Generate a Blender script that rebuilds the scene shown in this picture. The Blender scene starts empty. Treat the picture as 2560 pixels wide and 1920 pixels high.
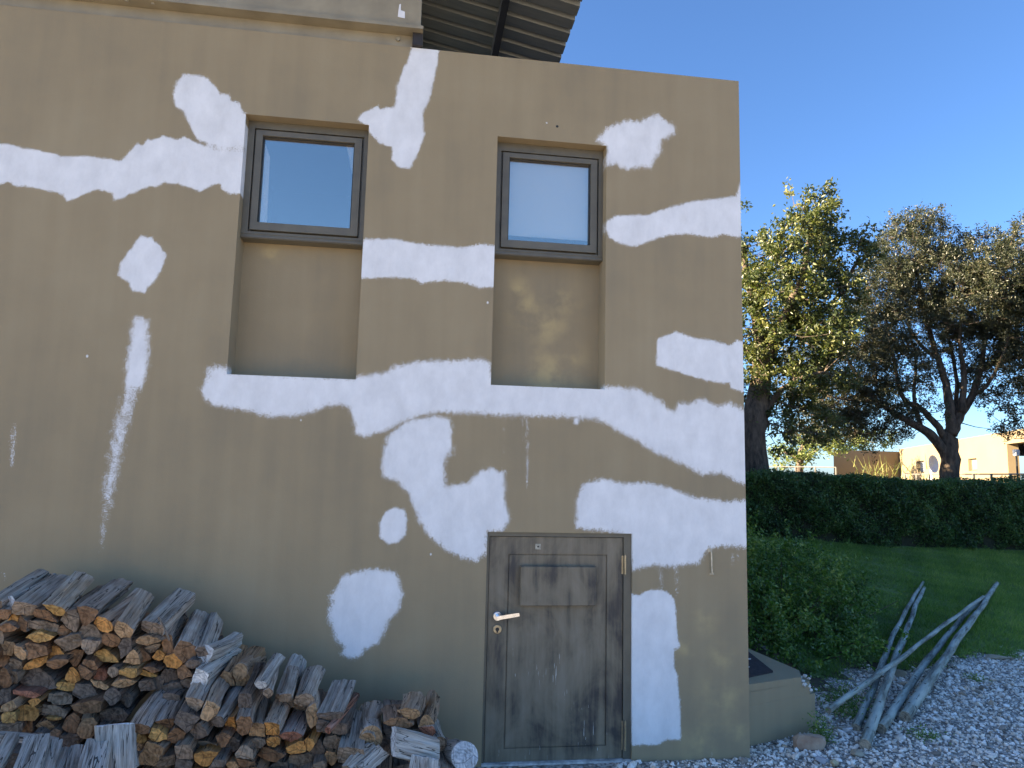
import bpy, math, random
import numpy as np
from mathutils import Vector, Matrix
R = math.radians
random.seed(7); rng = np.random.default_rng(7)
S = bpy.context.scene
C = S.collection

# ------------------------------------------------------------------ camera
F, YAW, PITCH, ROLL, CY, CZ = 1775.0, 0.1367265, 0.1243160, 0.0238818, -4.2205914, 1.65
_f = np.array([math.sin(YAW)*math.cos(PITCH), math.cos(YAW)*math.cos(PITCH), math.sin(PITCH)])
_r = np.array([math.cos(YAW), -math.sin(YAW), 0.0]); _u = np.cross(_r, _f)
cR = math.cos(ROLL)*_r + math.sin(ROLL)*_u
cU = -math.sin(ROLL)*_r + math.cos(ROLL)*_u
CAM = np.array([0, CY, CZ])
cam = bpy.data.cameras.new('camera'); camo = bpy.data.objects.new('camera', cam); C.objects.link(camo)
cam.sensor_width = 36; cam.lens = F/2560*36; cam.clip_start = 0.05; cam.clip_end = 5000
camo.matrix_world = Matrix(((cR[0], cU[0], -_f[0], 0), (cR[1], cU[1], -_f[1], CY), (cR[2], cU[2], -_f[2], CZ), (0, 0, 0, 1)))
S.camera = camo

# ------------------------------------------------------------------ world, sun, exposure
SUN_EL = R(19)
SUN_TO = np.array([-1.0, 0.12, 0.0]); SUN_TO /= np.linalg.norm(SUN_TO)
w = bpy.data.worlds.new('World'); S.world = w; w.use_nodes = True
nt = w.node_tree; bg = nt.nodes['Background']
sky = nt.nodes.new('ShaderNodeTexSky'); sky.sky_type = 'NISHITA'; sky.sun_disc = False
sky.sun_elevation = SUN_EL; sky.sun_rotation = math.atan2(SUN_TO[0], SUN_TO[1])
sky.air_density = 0.85; sky.dust_density = 0.8; sky.ozone_density = 6.0; sky.altitude = 50
nt.links.new(sky.outputs[0], bg.inputs[0]); bg.inputs[1].default_value = 0.05
sl = bpy.data.lights.new('sun', 'SUN'); sl.energy = 5.0; sl.angle = R(0.53); sl.color = (1.0, 0.80, 0.55)
so = bpy.data.objects.new('sun', sl); C.objects.link(so)
dv = Vector((SUN_TO[0]*math.cos(SUN_EL), SUN_TO[1]*math.cos(SUN_EL), math.sin(SUN_EL)))
so.rotation_euler = dv.to_track_quat('Z', 'Y').to_euler(); so.location = (-20, 10, 20)
S.view_settings.view_transform = 'Standard'; S.view_settings.look = 'None'
S.view_settings.gamma = 1; S.view_settings.exposure = 2.8

# ------------------------------------------------------------------ pixel helpers (photo pixels 2560x1920)
def ray(px, py):
    return (px-1280)/F*cR - (py-960)/F*cU + _f
def at(px, py, Y=0.0):                       # point on the plane y = Y
    d = ray(px, py); return CAM + (Y-CY)/d[1]*d
def atz(px, py, z=0.0):                      # point at height z
    d = ray(px, py); return CAM + (z-CZ)/d[2]*d
def atr(px, py, rg):                         # point at horizontal range rg
    d = ray(px, py); return CAM + rg/math.hypot(d[0], d[1])*d
# gravel / lawn boundary
_bx = [2.0, 2.9, 3.4, 3.9, 4.5, 5.3, 6.1, 7.5, 9.0, 14.0]
_by = [1.2, 1.05, 1.25, 1.75, 1.85, 2.05, 2.34, 2.8, 3.0, 3.5]
def yb(x): return np.interp(x, _bx, _by)
def sst(a, b, x):
    t = np.clip((np.asarray(x, float)-a)/(b-a), 0, 1); return t*t*(3-2*t)
def terr(x, y):
    x = np.asarray(x, float); y = np.asarray(y, float)
    s = np.maximum(y-yb(x), 0)
    z = 0.175*s; z = np.where(z > 0.72, 0.72+0.22*(1-np.exp(-(z-0.72)/0.22)), z)
    z = z*sst(2.2, 3.3, x)
    return z + 0.0*x
def attr(px, py, off=0.0):                   # ray hits the terrain
    d = ray(px, py); t = 2.0
    while t < 60:
        p = CAM+t*d
        if p[2] <= terr(p[0], p[1])+off: break
        t += 0.01
    return CAM+t*d

# ------------------------------------------------------------------ object helpers
def link(o, parent=None):
    C.objects.link(o)
    if parent is not None: o.parent = parent
    return o
def tag(o, label=None, cat=None, group=None, kind=None):
    if label: o['label'] = label
    if cat: o['category'] = cat
    if group: o['group'] = group
    if kind: o['kind'] = kind
    return o
def empty(name, loc, label, cat, group=None):
    o = bpy.data.objects.new(name, None); o.empty_display_size = 0.2; link(o); o.location = loc
    return tag(o, label, cat, group)
def np_mesh(name, V, faces, mats, parent=None, smooth=False, matidx=None, fattr=None, vattr=None, loc=None):
    """faces: (n,k) int array or list of such arrays"""
    if isinstance(faces, np.ndarray): faces = [faces]
    faces = [f for f in faces if len(f)]
    me = bpy.data.meshes.new(name)
    V = np.asarray(V, np.float32); me.vertices.add(len(V)); me.vertices.foreach_set('co', V.ravel())
    nl = sum(f.size for f in faces); npoly = sum(len(f) for f in faces)
    me.loops.add(nl); me.polygons.add(npoly)
    me.loops.foreach_set('vertex_index', np.concatenate([f.ravel() for f in faces]).astype(np.int32))
    tot = np.concatenate([np.full(len(f), f.shape[1]) for f in faces])
    me.polygons.foreach_set('loop_start', np.concatenate([[0], np.cumsum(tot)[:-1]]).astype(np.int32))
    me.polygons.foreach_set('loop_total', tot.astype(np.int32))
    if matidx is not None: me.polygons.foreach_set('material_index', np.asarray(matidx, np.int32))
    me.polygons.foreach_set('use_smooth', np.full(npoly, bool(smooth)))
    for m in (mats if isinstance(mats, (list, tuple)) else [mats]): me.materials.append(m)
    me.update(calc_edges=True)
    for k, v in (fattr or {}).items():
        a = me.attributes.new(k, 'FLOAT', 'FACE'); a.data.foreach_set('value', np.asarray(v, np.float32))
    for k, v in (vattr or {}).items():
        a = me.attributes.new(k, 'FLOAT', 'POINT'); a.data.foreach_set('value', np.asarray(v, np.float32))
    o = bpy.data.objects.new(name, me); link(o, parent)
    if loc is not None: o.location = loc
    return o
class MB:
    """collects shapes into ONE mesh"""
    def __init__(s): s.v = []; s.f = []; s.mi = []
    def add(s, V, Fs, mi=0):
        b = len(s.v); s.v += [tuple(map(float, p)) for p in V]
        for f in Fs: s.f.append(tuple(b+i for i in f)); s.mi.append(mi)
        return s
    def box(s, x0, x1, y0, y1, z0, z1, mi=0, bev=0.0):
        if bev <= 0:
            V = [(x0,y0,z0),(x1,y0,z0),(x1,y1,z0),(x0,y1,z0),(x0,y0,z1),(x1,y0,z1),(x1,y1,z1),(x0,y1,z1)]
            s.add(V, [(0,3,2,1),(4,5,6,7),(0,1,5,4),(1,2,6,5),(2,3,7,6),(3,0,4,7)], mi)
        else:
            b = bev; V = []
            for z, i in ((z0, b), (z0+b, 0), (z1-b, 0), (z1, b)):
                for (a, c, da, dc) in ((x0,y0,1,1),(x1,y0,-1,1),(x1,y1,-1,-1),(x0,y1,1,-1)):
                    V += [(a+da*(i+b), c+dc*i, z), (a+da*i, c+dc*(i+b), z)]
            # order corner points around
            ordr = [1,0,2,3,5,4,6,7]
            Fs = [tuple(ordr[::-1]), tuple(24+k for k in ordr)]
            for r_ in range(3):
                for k in range(8):
                    a, c = ordr[k], ordr[(k+1) % 8]
                    Fs.append((r_*8+a, r_*8+c, r_*8+8+c, r_*8+8+a))
            s.add(V, Fs, mi)
        return s
    def tube(s, pts, rad, n=10, mi=0, caps=True, rj=0.0):
        pts = [np.array(p, float) for p in pts]; V = []; Fs = []
        if not hasattr(rad, '__len__'): rad = [rad]*len(pts)
        t0 = pts[1]-pts[0]; t0 /= np.linalg.norm(t0)
        up = np.array([0, 0, 1.0]) if abs(t0[2]) < .9 else np.array([1.0, 0, 0])
        a = np.cross(t0, up); a /= np.linalg.norm(a)
        for i, p in enumerate(pts):
            t = pts[min(i+1, len(pts)-1)]-pts[max(i-1, 0)]; t /= (np.linalg.norm(t)+1e-9)
            a = a-t*(a@t); a /= (np.linalg.norm(a)+1e-9); b = np.cross(t, a)
            for k in range(n):
                th = 2*math.pi*k/n; rr = rad[i]*(1+rj*(random.random()-.5)*2)
                V.append(p+rr*(math.cos(th)*a+math.sin(th)*b))
        for i in range(len(pts)-1):
            for k in range(n):
                k2 = (k+1) % n; Fs.append((i*n+k, i*n+k2, (i+1)*n+k2, (i+1)*n+k))
        if caps:
            Fs.append(tuple(range(n))[::-1]); Fs.append(tuple((len(pts)-1)*n+k for k in range(n)))
        return s.add(V, Fs, mi)
    def build(s, name, mats, parent=None, smooth=False, loc=None):
        me = bpy.data.meshes.new(name)
        V = s.v
        if loc is not None: V = [(a-loc[0], b-loc[1], c-loc[2]) for a, b, c in V]
        me.from_pydata(V, [], s.f)
        for m in (mats if isinstance(mats, (list, tuple)) else [mats]): me.materials.append(m)
        me.polygons.foreach_set('material_index', s.mi)
        me.polygons.foreach_set('use_smooth', [smooth]*len(s.f)); me.update()
        o = bpy.data.objects.new(name, me); link(o, parent)
        if loc is not None: o.location = loc
        return o

# ------------------------------------------------------------------ materials
class MT:
    def __init__(s, name):
        s.m = bpy.data.materials.new(name); s.m.use_nodes = True
        s.t = s.m.node_tree; s.b = s.t.nodes['Principled BSDF']; s.out = s.t.nodes['Material Output']
    def n(s, ty, **kw):
        nd = s.t.nodes.new('ShaderNode'+ty)
        for k, v in kw.items():
            if k.startswith('i_'):
                key = k[2:]; nd.inputs[int(key) if key.isdigit() else key].default_value = v
            else: setattr(nd, k, v)
        return nd
    def l(s, a, b): s.t.links.new(a, b)
    def noise(s, scale, vec=None, detail=4, rough=.55, dist=0.0):
        nd = s.n('TexNoise'); nd.inputs['Scale'].default_value = scale; nd.inputs['Detail'].default_value = detail
        nd.inputs['Roughness'].default_value = rough; nd.inputs['Distortion'].default_value = dist
        if vec is not None: s.l(vec, nd.inputs['Vector'])
        return nd.outputs['Fac']
    def mapv(s, vec, scale=(1,1,1), loc=(0,0,0), rot=(0,0,0)):
        nd = s.n('Mapping'); nd.inputs['Scale'].default_value = scale; nd.inputs['Location'].default_value = loc
        nd.inputs['Rotation'].default_value = rot; s.l(vec, nd.inputs['Vector']); return nd.outputs[0]
    def coord(s, k='Object'): return s.n('TexCoord').outputs[k]
    def ramp(s, fac, stops, interp='LINEAR'):
        nd = s.n('ValToRGB'); cr = nd.color_ramp; cr.interpolation = interp
        while len(cr.elements) > 1: cr.elements.remove(cr.elements[-1])
        cr.elements[0].position = stops[0][0]; cr.elements[0].color = (*stops[0][1], 1)
        for p, c in stops[1:]:
            e = cr.elements.new(p); e.color = (*c, 1)
        s.l(fac, nd.inputs[0]); return nd.outputs[0]
    def mix(s, fac, a, b, mode='MIX'):
        nd = s.n('Mix', data_type='RGBA', blend_type=mode)
        for sock, v in ((nd.inputs[0], fac), (nd.inputs[6], a), (nd.inputs[7], b)):
            if isinstance(v, (int, float)): sock.default_value = v
            elif isinstance(v, tuple): sock.default_value = (*v, 1) if len(v) == 3 else v
            else: s.l(v, sock)
        return nd.outputs[2]
    def math(s, op, a, b=0.0, c=None, clamp=False):
        nd = s.n('Math', operation=op, use_clamp=clamp)
        for i, v in enumerate((a, b, c)):
            if v is None: continue
            if isinstance(v, (int, float)): nd.inputs[i].default_value = v
            else: s.l(v, nd.inputs[i])
        return nd.outputs[0]
    def mr(s, v, a, b, c=0.0, d=1.0, smooth=True):
        nd = s.n('MapRange', interpolation_type='SMOOTHSTEP' if smooth else 'LINEAR')
        s.l(v, nd.inputs[0])
        for i, q in enumerate((a, b, c, d)): nd.inputs[i+1].default_value = q
        return nd.outputs[0]
    def attr(s, k): return s.n('Attribute', attribute_name=k).outputs['Fac']
    def bump(s, h, st=.3, dist=.01, prev=None):
        nd = s.n('Bump'); nd.inputs['Strength'].default_value = st; nd.inputs['Distance'].default_value = dist
        s.l(h, nd.inputs['Height'])
        if prev is not None: s.l(prev, nd.inputs['Normal'])
        return nd.outputs[0]
    def set(s, color=None, rough=.7, metal=0.0, normal=None, spec=.5):
        if color is not None:
            if isinstance(color, tuple): s.b.inputs['Base Color'].default_value = (*color, 1)
            else: s.l(color, s.b.inputs['Base Color'])
        if isinstance(rough, (int, float)): s.b.inputs['Roughness'].default_value = rough
        else: s.l(rough, s.b.inputs['Roughness'])
        s.b.inputs['Metallic'].default_value = metal; s.b.inputs['Specular IOR Level'].default_value = spec
        if normal is not None: s.l(normal, s.b.inputs['Normal'])
        return s.m

WALL = (.322, .256, .156)
def mat_facade():
    m = MT('painted_plaster'); co = m.coord()
    big = m.noise(.9, co, 3); mid = m.noise(5, co, 4)
    streak = m.noise(1.0, m.mapv(co, (9, 9, .7)), 3)
    base = m.ramp(m.math('ADD', m.math('MULTIPLY', big, .5), m.math('ADD', m.math('MULTIPLY', mid, .2), m.math('MULTIPLY', streak, .3))),
                  [(.36, (.272, .222, .142)), (.5, WALL), (.64, (.352, .284, .176))])
    st = m.attr('stain')
    stn = m.math('MULTIPLY', st, m.mr(m.noise(6, co, 4), .38, .68))
    base = m.mix(m.math('MULTIPLY', stn, .8), base, (.52, .40, .20))
    # paint coverage
    cov = m.attr('cover')
    fine = m.noise(230, m.mapv(co, (1, 1, .6)), 2, .7)
    med = m.noise(26, m.mapv(co, (1.3, 1, .7)), 4, .65)
    n = m.math('ADD', m.math('MULTIPLY', fine, .6), m.math('MULTIPLY', med, .4))
    # cover 0..1 ; paint where cover + (n-.5)*k > .5
    v = m.math('ADD', cov, m.math('MULTIPLY', m.math('SUBTRACT', n, .5), 1.9))
    pm = m.mr(v, .34, .66)
    pm = m.math('MULTIPLY', pm, m.mr(cov, .03, .10))
    # tiny flecks of paint
    vo = m.n('TexVoronoi', feature='F1'); vo.inputs['Scale'].default_value = 5.5
    m.l(m.mapv(co, (1, 1, .75)), vo.inputs['Vector'])
    fl = m.math('MULTIPLY', m.math('LESS_THAN', vo.outputs['Distance'], .035), m.math('GREATER_THAN', m.noise(1.9, co, 1), .56))
    pm = m.math('MAXIMUM', pm, m.math('MULTIPLY', fl, .8))
    thin = m.noise(9, m.mapv(co, (1, 1, .6)), 5, .65)
    white = m.ramp(thin, [(.32, (.72, .72, .72)), (.5, (.79, .79, .79)), (.66, (.85, .85, .85))])
    col = m.mix(pm, base, white)
    h = m.math('ADD', m.math('MULTIPLY', m.noise(160, co, 2), .5), m.math('MULTIPLY', m.noise(14, co, 3), .9))
    h = m.math('ADD', h, m.math('MULTIPLY', pm, 1.1))
    h = m.math('ADD', h, m.math('MULTIPLY', m.math('MULTIPLY', pm, m.noise(1.0, m.mapv(co, (70, 1, 14)), 3)), .9))
    return m.set(col, .78, normal=m.bump(h, .28, .004), spec=.35)
M = {}
M['facade'] = mat_facade()
def simple(name, col, rough=.6, metal=0., nscale=0, var=.15, bump=0., bscale=60, spec=.5, stretch=(1,1,1)):
    m = MT(name); co = m.mapv(m.coord(), stretch); c = col; nrm = None
    if nscale:
        f = m.noise(nscale, co, 4)
        c = m.ramp(f, [(.3, tuple(x*(1-var) for x in col)), (.7, tuple(min(1, x*(1+var)) for x in col))])
    if bump: nrm = m.bump(m.noise(bscale, co, 3), bump, .004)
    M[name] = m.set(c, rough, metal, nrm, spec); return M[name]
simple('frame_paint', (.135, .122, .090), .42, nscale=12, var=.12, bump=.05, bscale=30)
simple('frame_dark', (.02, .022, .022), .5)
simple('beam_paint', (.30, .26, .18), .45, nscale=6, var=.16, bump=.08, bscale=20)
simple('beam_dark', (.03, .026, .025), .6)
simple('steel_dark', (.030, .032, .036), .55, nscale=8)
simple('steel_handle', (.80, .83, .88), .22, 1.0, nscale=30, var=.1)
simple('brass', (.45, .37, .24), .42, .8, nscale=40, var=.2)
simple('curtain', (.90, .88, .84), .8, nscale=3, var=.08)
simple('blind', (.86, .89, .92), .7, nscale=1.5, var=.05)
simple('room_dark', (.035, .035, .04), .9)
simple('concrete_grey', (.33, .30, .25), .85, nscale=7, var=.2, bump=.3)
simple('broken_plaster', (.62, .60, .55), .9, nscale=20, var=.2, bump=.6, bscale=40)
simple('dark_soil', (.035, .026, .028), .95, nscale=30, var=.4, bump=.8, bscale=50)
simple('white_metal', (.75, .76, .78), .5)
simple('rail_metal', (.20, .19, .16), .5, .3)
simple('roof_membrane', (.22, .2, .18), .9, nscale=4)

def mat_roof():
    m = MT('roof_sheet'); co = m.coord()
    f = m.noise(3, m.mapv(co, (1, 6, 1)), 4)
    m_ = m.ramp(f, [(.3, (.20, .22, .21)), (.7, (.27, .28, .255))])
    return m.set(m_, .42, .25, m.bump(m.noise(18, co, 2), .06, .004))
M['roof_sheet'] = mat_roof()

def mat_glass(FAC, GC):
    m = MT('window_glass')
    g = m.n('BsdfGlossy'); g.inputs['Roughness'].default_value = .015; g.inputs['Color'].default_value = (*GC, 1)
    t = m.n('BsdfTransparent'); t.inputs['Color'].default_value = (.96, .97, .97, 1)
    mx = m.n('MixShader'); mx.inputs[0].default_value = FAC
    m.l(m.bump(m.noise(1.6, m.coord(), 1), .05, .01), g.inputs['Normal'])
    m.l(t.outputs[0], mx.inputs[1]); m.l(g.outputs[0], mx.inputs[2]); m.l(mx.outputs[0], m.out.inputs[0])
    return m.m
M['glass_left'] = mat_glass(.43, (1.0, .92, .80)); M['glass_right'] = mat_glass(.36, (1.0, .92, .80))

def mat_door():
    m = MT('weathered_door_paint'); co = m.coord()
    blot = m.noise(3.2, m.mapv(co, (1.5, 1, .9)), 5, .6, .6)
    st = m.noise(1.0, m.mapv(co, (17, 1, 1.6), (3, 0, 0)), 4, .6)
    f = m.math('ADD', m.math('MULTIPLY', blot, .6), m.math('MULTIPLY', st, .4))
    c = m.ramp(f, [(.40, (.050, .045, .042)), (.46, (.125, .105, .074)), (.53, (.195, .16, .108)), (.64, (.245, .205, .145))])
    # white peeling slivers in the lower half
    sep = m.n('SeparateXYZ'); m.l(co, sep.inputs[0])
    low = m.mr(sep.outputs[2], .80, .45)
    sl_ = m.noise(1.0, m.mapv(co, (110, 1, 9)), 2, .5)
    reg = m.mr(m.noise(3.1, m.mapv(co, (1.6, 1, .8), (1.7, 0, 4)), 2), .52, .62)
    pe = m.math('MULTIPLY', m.math('MULTIPLY', m.math('GREATER_THAN', sl_, .665), low), reg)
    c = m.mix(m.math('MULTIPLY', pe, .85), c, (.6, .6, .56))
    h = m.math('ADD', m.noise(1.0, m.mapv(co, (60, 1, 3)), 3), m.math('MULTIPLY', blot, .6))
    return m.set(c, m.mr(blot, .3, .7, .42, .68), 0, m.bump(h, .18, .004))
M['door'] = mat_door()

def mat_ground():
    m = MT('gravel_bed'); co = m.coord()
    vo = m.n('TexVoronoi', feature='F1'); vo.inputs['Scale'].default_value = 42; m.l(co, vo.inputs['Vector'])
    c = m.mix(.5, vo.outputs['Color'], m.noise(2, co, 4))
    sep = m.n('SeparateColor'); m.l(vo.outputs['Color'], sep.inputs[0])
    col = m.ramp(sep.outputs[0], [(0, (.22,.195,.16)), (.4, (.48,.44,.38)), (.75, (.46,.43,.38)), (1, (.62, .60, .56))])
    col = m.mix(m.mr(vo.outputs['Distance'], .35, .75), col, (.16, .145, .125))
    return m.set(col, .9, 0, m.bump(m.math('SUBTRACT', 1.0, vo.outputs['Distance']), .8, .01))
M['ground'] = mat_ground()
def mat_soil():
    m = MT('garden_soil'); co = m.coord()
    c = m.ramp(m.noise(3, co, 5), [(.3, (.05, .042, .028)), (.7, (.11, .09, .055))])
    return m.set(c, .95, 0, m.bump(m.noise(30, co, 3), .6, .01))
M['soil'] = mat_soil()
def mat_lawn():
    m = MT('lawn_turf'); co = m.coord()
    f = m.noise(1.1, co, 4); g = m.noise(60, co, 3)
    c = m.ramp(f, [(.3, (.10, .15, .04)), (.6, (.17, .235, .06)), (.8, (.23, .30, .08))])
    c = m.mix(.35, c, m.ramp(g, [(.3, (.012, .035, .01)), (.7, (.08, .18, .04))]))
    return m.set(c, .9, 0, m.bump(g, .8, .02))
M['lawn'] = mat_lawn()

def mat_leaf(name, cols, trans=.35, rough=.42):
    m = MT(name); a = m.attr('rnd')
    k = len(cols); c = m.ramp(a, [(i/(k-1), cols[i]) for i in range(k)])
    m.set(c, rough, 0, spec=.5)
    tr = m.n('BsdfTranslucent'); m.l(m.mix(1.0, c, (1.3, 1.5, .7), 'MULTIPLY'), tr.inputs['Color'])
    mx = m.n('MixShader'); mx.inputs[0].default_value = trans
    m.l(m.b.outputs[0], mx.inputs[1]); m.l(tr.outputs[0], mx.inputs[2]); m.l(mx.outputs[0], m.out.inputs[0])
    M[name] = m.m; return m.m
mat_leaf('leaf_broad', [(.030, .045, .018), (.055, .075, .022), (.115, .125, .034), (.27, .255, .09)], .25)
mat_leaf('leaf_fine', [(.022, .030, .016), (.036, .045, .022), (.062, .066, .034), (.14, .125, .072)], .18)
mat_leaf('leaf_hedge', [(.020, .050, .016), (.045, .10, .026), (.075, .15, .036), (.15, .21, .055)], .2)
mat_leaf('leaf_shrub', [(.035, .085, .022), (.08, .16, .034), (.15, .25, .05), (.34, .38, .09)], .3)
mat_leaf('leaf_far', [(.08, .12, .03), (.12, .16, .04), (.18, .20, .06), (.24, .25, .08)], .3)
mat_leaf('leaf_spiky', [(.10, .15, .04), (.18, .22, .06), (.30, .30, .10), (.42, .36, .16)], .3)
mat_leaf('grass_blade', [(.08, .15, .030), (.15, .25, .05), (.22, .33, .07), (.38, .44, .13)], .35, .5)
def mat_bark(name, a, b, sc=14):
    m = MT(name); co = m.coord()
    f = m.noise(sc, m.mapv(co, (1, 1, .3)), 5, .7)
    c = m.ramp(f, [(.35, a), (.7, b)])
    M[name] = m.set(c, .95, 0, m.bump(f, .9, .03)); return M[name]
mat_bark('bark', (.035, .026, .020), (.16, .12, .085))

def mat_log_side():
    m = MT('split_wood_side'); co = m.coord(); oi = m.n('ObjectInfo')
    off = m.n('VectorMath', operation='ADD'); m.l(co, off.inputs[0])
    cx = m.n('CombineXYZ'); m.l(m.math('MULTIPLY', oi.outputs['Random'], 50), cx.inputs[0]); m.l(m.math('MULTIPLY', oi.outputs['Random'], 31), cx.inputs[2])
    m.l(cx.outputs[0], off.inputs[1]); v = off.outputs[0]
    g1 = m.noise(1.0, m.mapv(v, (95, 4.5, 95)), 5, .68, .5)
    g2 = m.noise(1.0, m.mapv(v, (28, 2.2, 28)), 4, .6, .5)
    bl = m.noise(9, v, 4)
    f = m.math('ADD', m.math('MULTIPLY', g1, .55), m.math('MULTIPLY', g2, .45))
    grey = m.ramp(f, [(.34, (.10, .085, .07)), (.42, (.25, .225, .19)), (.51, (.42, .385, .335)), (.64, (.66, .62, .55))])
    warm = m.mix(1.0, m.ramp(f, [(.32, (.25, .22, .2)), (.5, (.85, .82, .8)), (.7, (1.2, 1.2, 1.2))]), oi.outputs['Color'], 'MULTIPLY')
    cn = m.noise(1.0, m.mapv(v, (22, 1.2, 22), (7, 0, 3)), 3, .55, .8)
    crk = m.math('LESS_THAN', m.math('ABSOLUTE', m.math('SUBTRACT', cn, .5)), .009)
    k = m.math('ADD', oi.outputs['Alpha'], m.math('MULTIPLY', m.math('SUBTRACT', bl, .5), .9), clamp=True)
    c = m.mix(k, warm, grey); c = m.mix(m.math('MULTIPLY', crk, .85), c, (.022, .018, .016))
    f = m.math('SUBTRACT', f, m.math('MULTIPLY', crk, .5))
    return m.set(c, .88, 0, m.bump(f, .9, .012), spec=.25)
def mat_log_end():
    m = MT('split_wood_end'); co = m.coord(); oi = m.n('ObjectInfo')
    off = m.n('VectorMath', operation='ADD'); m.l(co, off.inputs[0])
    cx = m.n('CombineXYZ'); m.l(m.math('MULTIPLY', oi.outputs['Random'], 40), cx.inputs[0]); m.l(m.math('MULTIPLY', oi.outputs['Random'], 23), cx.inputs[2])
    m.l(cx.outputs[0], off.inputs[1]); v = off.outputs[0]
    ring = m.n('TexWave', wave_type='RINGS', rings_direction='Y'); ring.inputs['Scale'].default_value = 15
    ring.inputs['Distortion'].default_value = 9.0; ring.inputs['Detail'].default_value = 3; ring.inputs['Detail Scale'].default_value = 2
    rm = m.mapv(co, (1, 1, 1), (.05, 0, .045)); m.l(rm, ring.inputs['Vector'])
    n1 = m.noise(22, v, 5, .65); n2 = m.noise(90, m.mapv(v, (1, .3, .35)), 3)
    f = m.math('ADD', m.math('MULTIPLY', n1, .62), m.math('ADD', m.math('MULTIPLY', n2, .28), m.math('MULTIPLY', ring.outputs['Fac'], .10)))
    c = m.mix(1.0, m.ramp(f, [(.30, (.22, .19, .17)), (.44, (.72, .70, .68)), (.52, (1.0, 1.0, 1.0)), (.68, (1.6, 1.5, 1.4))]), oi.outputs['Color'], 'MULTIPLY')
    ck = m.n('TexVoronoi', feature='DISTANCE_TO_EDGE'); ck.inputs['Scale'].default_value = 13; m.l(m.mapv(v, (1, .2, .7)), ck.inputs['Vector'])
    c = m.mix(m.math('MULTIPLY', m.math('LESS_THAN', ck.outputs['Distance'], .012), .6), c, (.03, .022, .018))
    return m.set(c, .9, 0, m.bump(f, .7, .008), spec=.25)
M['log_side'] = mat_log_side(); M['log_end'] = mat_log_end()

def mat_pole():
    m = MT('weathered_pole'); co = m.coord()
    g = m.noise(1.0, m.mapv(co, (50, 3, 50)), 4, .6); b = m.noise(1.0, m.mapv(co, (16, 2.2, 16)), 5, .65)
    c = m.ramp(b, [(.34, (.10, .10, .085)), (.45, (.24, .25, .21)), (.55, (.38, .41, .36)), (.7, (.52, .53, .46))])
    c = m.mix(m.mr(g, .58, .72), c, (.07, .065, .055))
    kn = m.n('TexVoronoi', feature='F1'); kn.inputs['Scale'].default_value = 11; m.l(co, kn.inputs['Vector'])
    c = m.mix(m.math('LESS_THAN', kn.outputs['Distance'], .13), c, (.05, .045, .04))
    return m.set(c, .85, 0, m.bump(m.math('ADD', g, b), .5, .01), spec=.3)
M['pole'] = mat_pole()
def mat_stone(name, a, b, sc=12):
    m = MT(name); co = m.coord(); f = m.noise(sc, co, 5, .6)
    M[name] = m.set(m.ramp(f, [(.3, a), (.7, b)]), .85, 0, m.bump(f, .6, .01)); return M[name]
def mat_pebble():
    m = MT('pebble'); a = m.attr('rnd')
    c = m.ramp(a, [(0, (.16, .14, .12)), (.08, (.40, .33, .26)), (.22, (.62, .54, .45)), (.45, (.80, .73, .64)), (.7, (.92, .86, .78)), (.93, (.94, .92, .88)), (1, (.70, .50, .32))])
    c = m.mix(.3, c, m.mix(1.0, c, m.ramp(m.noise(150, m.coord(), 2), [(.3, (.6, .6, .6)), (.7, (1.3, 1.3, 1.3))]), 'MULTIPLY'))
    return m.set(c, .75, spec=.35)
M['pebble'] = mat_pebble()

# ================================================================== SETTING: ground
def grid_sheet(name, xs, ys, zf, mat, kind='structure', keep=None):
    X, Y = np.meshgrid(xs, ys); Z = zf(X, Y); V = np.stack([X, Y, Z], -1).reshape(-1, 3)
    nx = len(xs); i, j = np.meshgrid(np.arange(nx-1), np.arange(len(ys)-1)); a = (j*nx+i).ravel()
    Fc = np.stack([a, a+1, a+nx+1, a+nx], 1)
    if keep is not None:
        cx = V[Fc].mean(1); Fc = Fc[keep(cx[:, 0], cx[:, 1])]
    o = np_mesh(name, V, Fc, mat, smooth=True); return tag(o, kind=kind)
def axis(lo, a, b, hi, st, k=1.35):
    v = list(np.arange(a, b+1e-6, st)); s = st
    while v[-1] < hi: s *= k; v.append(v[-1]+s)
    s = st
    while v[0] > lo: s *= k; v.insert(0, v[0]-s)
    return np.array(v)
gx = axis(-1500, -4, 16, 1500, .2); gy = axis(-1500, -6, 14, 1500, .2)
g = grid_sheet('ground', gx, gy, terr, M['ground'])
tag(g, 'pale gravel ground running from the wall foot out past the lawn', 'ground')
# garden soil under hedge, shrub and trees
def soil_keep(x, y): return ((x > 2.2) & (y > 5.7) & (y < 60) & (x < 60)) | ((x > 2.2) & (x < 5.0) & (y > yb(x)) & (y < 5.8))
g = grid_sheet('soil', np.arange(2.2, 60, .3), np.arange(.9, 60, .3), lambda x, y: terr(x, y)+.004, M['soil'], keep=soil_keep)
# lawn
def edge_n(x): return .10*np.sin(x*5.1)+.06*np.sin(x*13.7+1)+.03*np.sin(x*31)
def lawn_in(x, y): return (x > 3.3) & (x < 16) & (y > yb(x)+edge_n(x)+.03) & (y < 6.4) & ((x > 4.2) | (y > 1.55+edge_n(x*1.3)))
g = grid_sheet('lawn', np.arange(3.2, 16, .08), np.arange(1.2, 6.5, .08), lambda x, y: terr(x, y)+.010+.006*np.sin(x*9)*np.sin(y*11), M['lawn'], keep=lawn_in)
tag(g, 'shaded green lawn sloping up to the clipped hedge', 'lawn')
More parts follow.
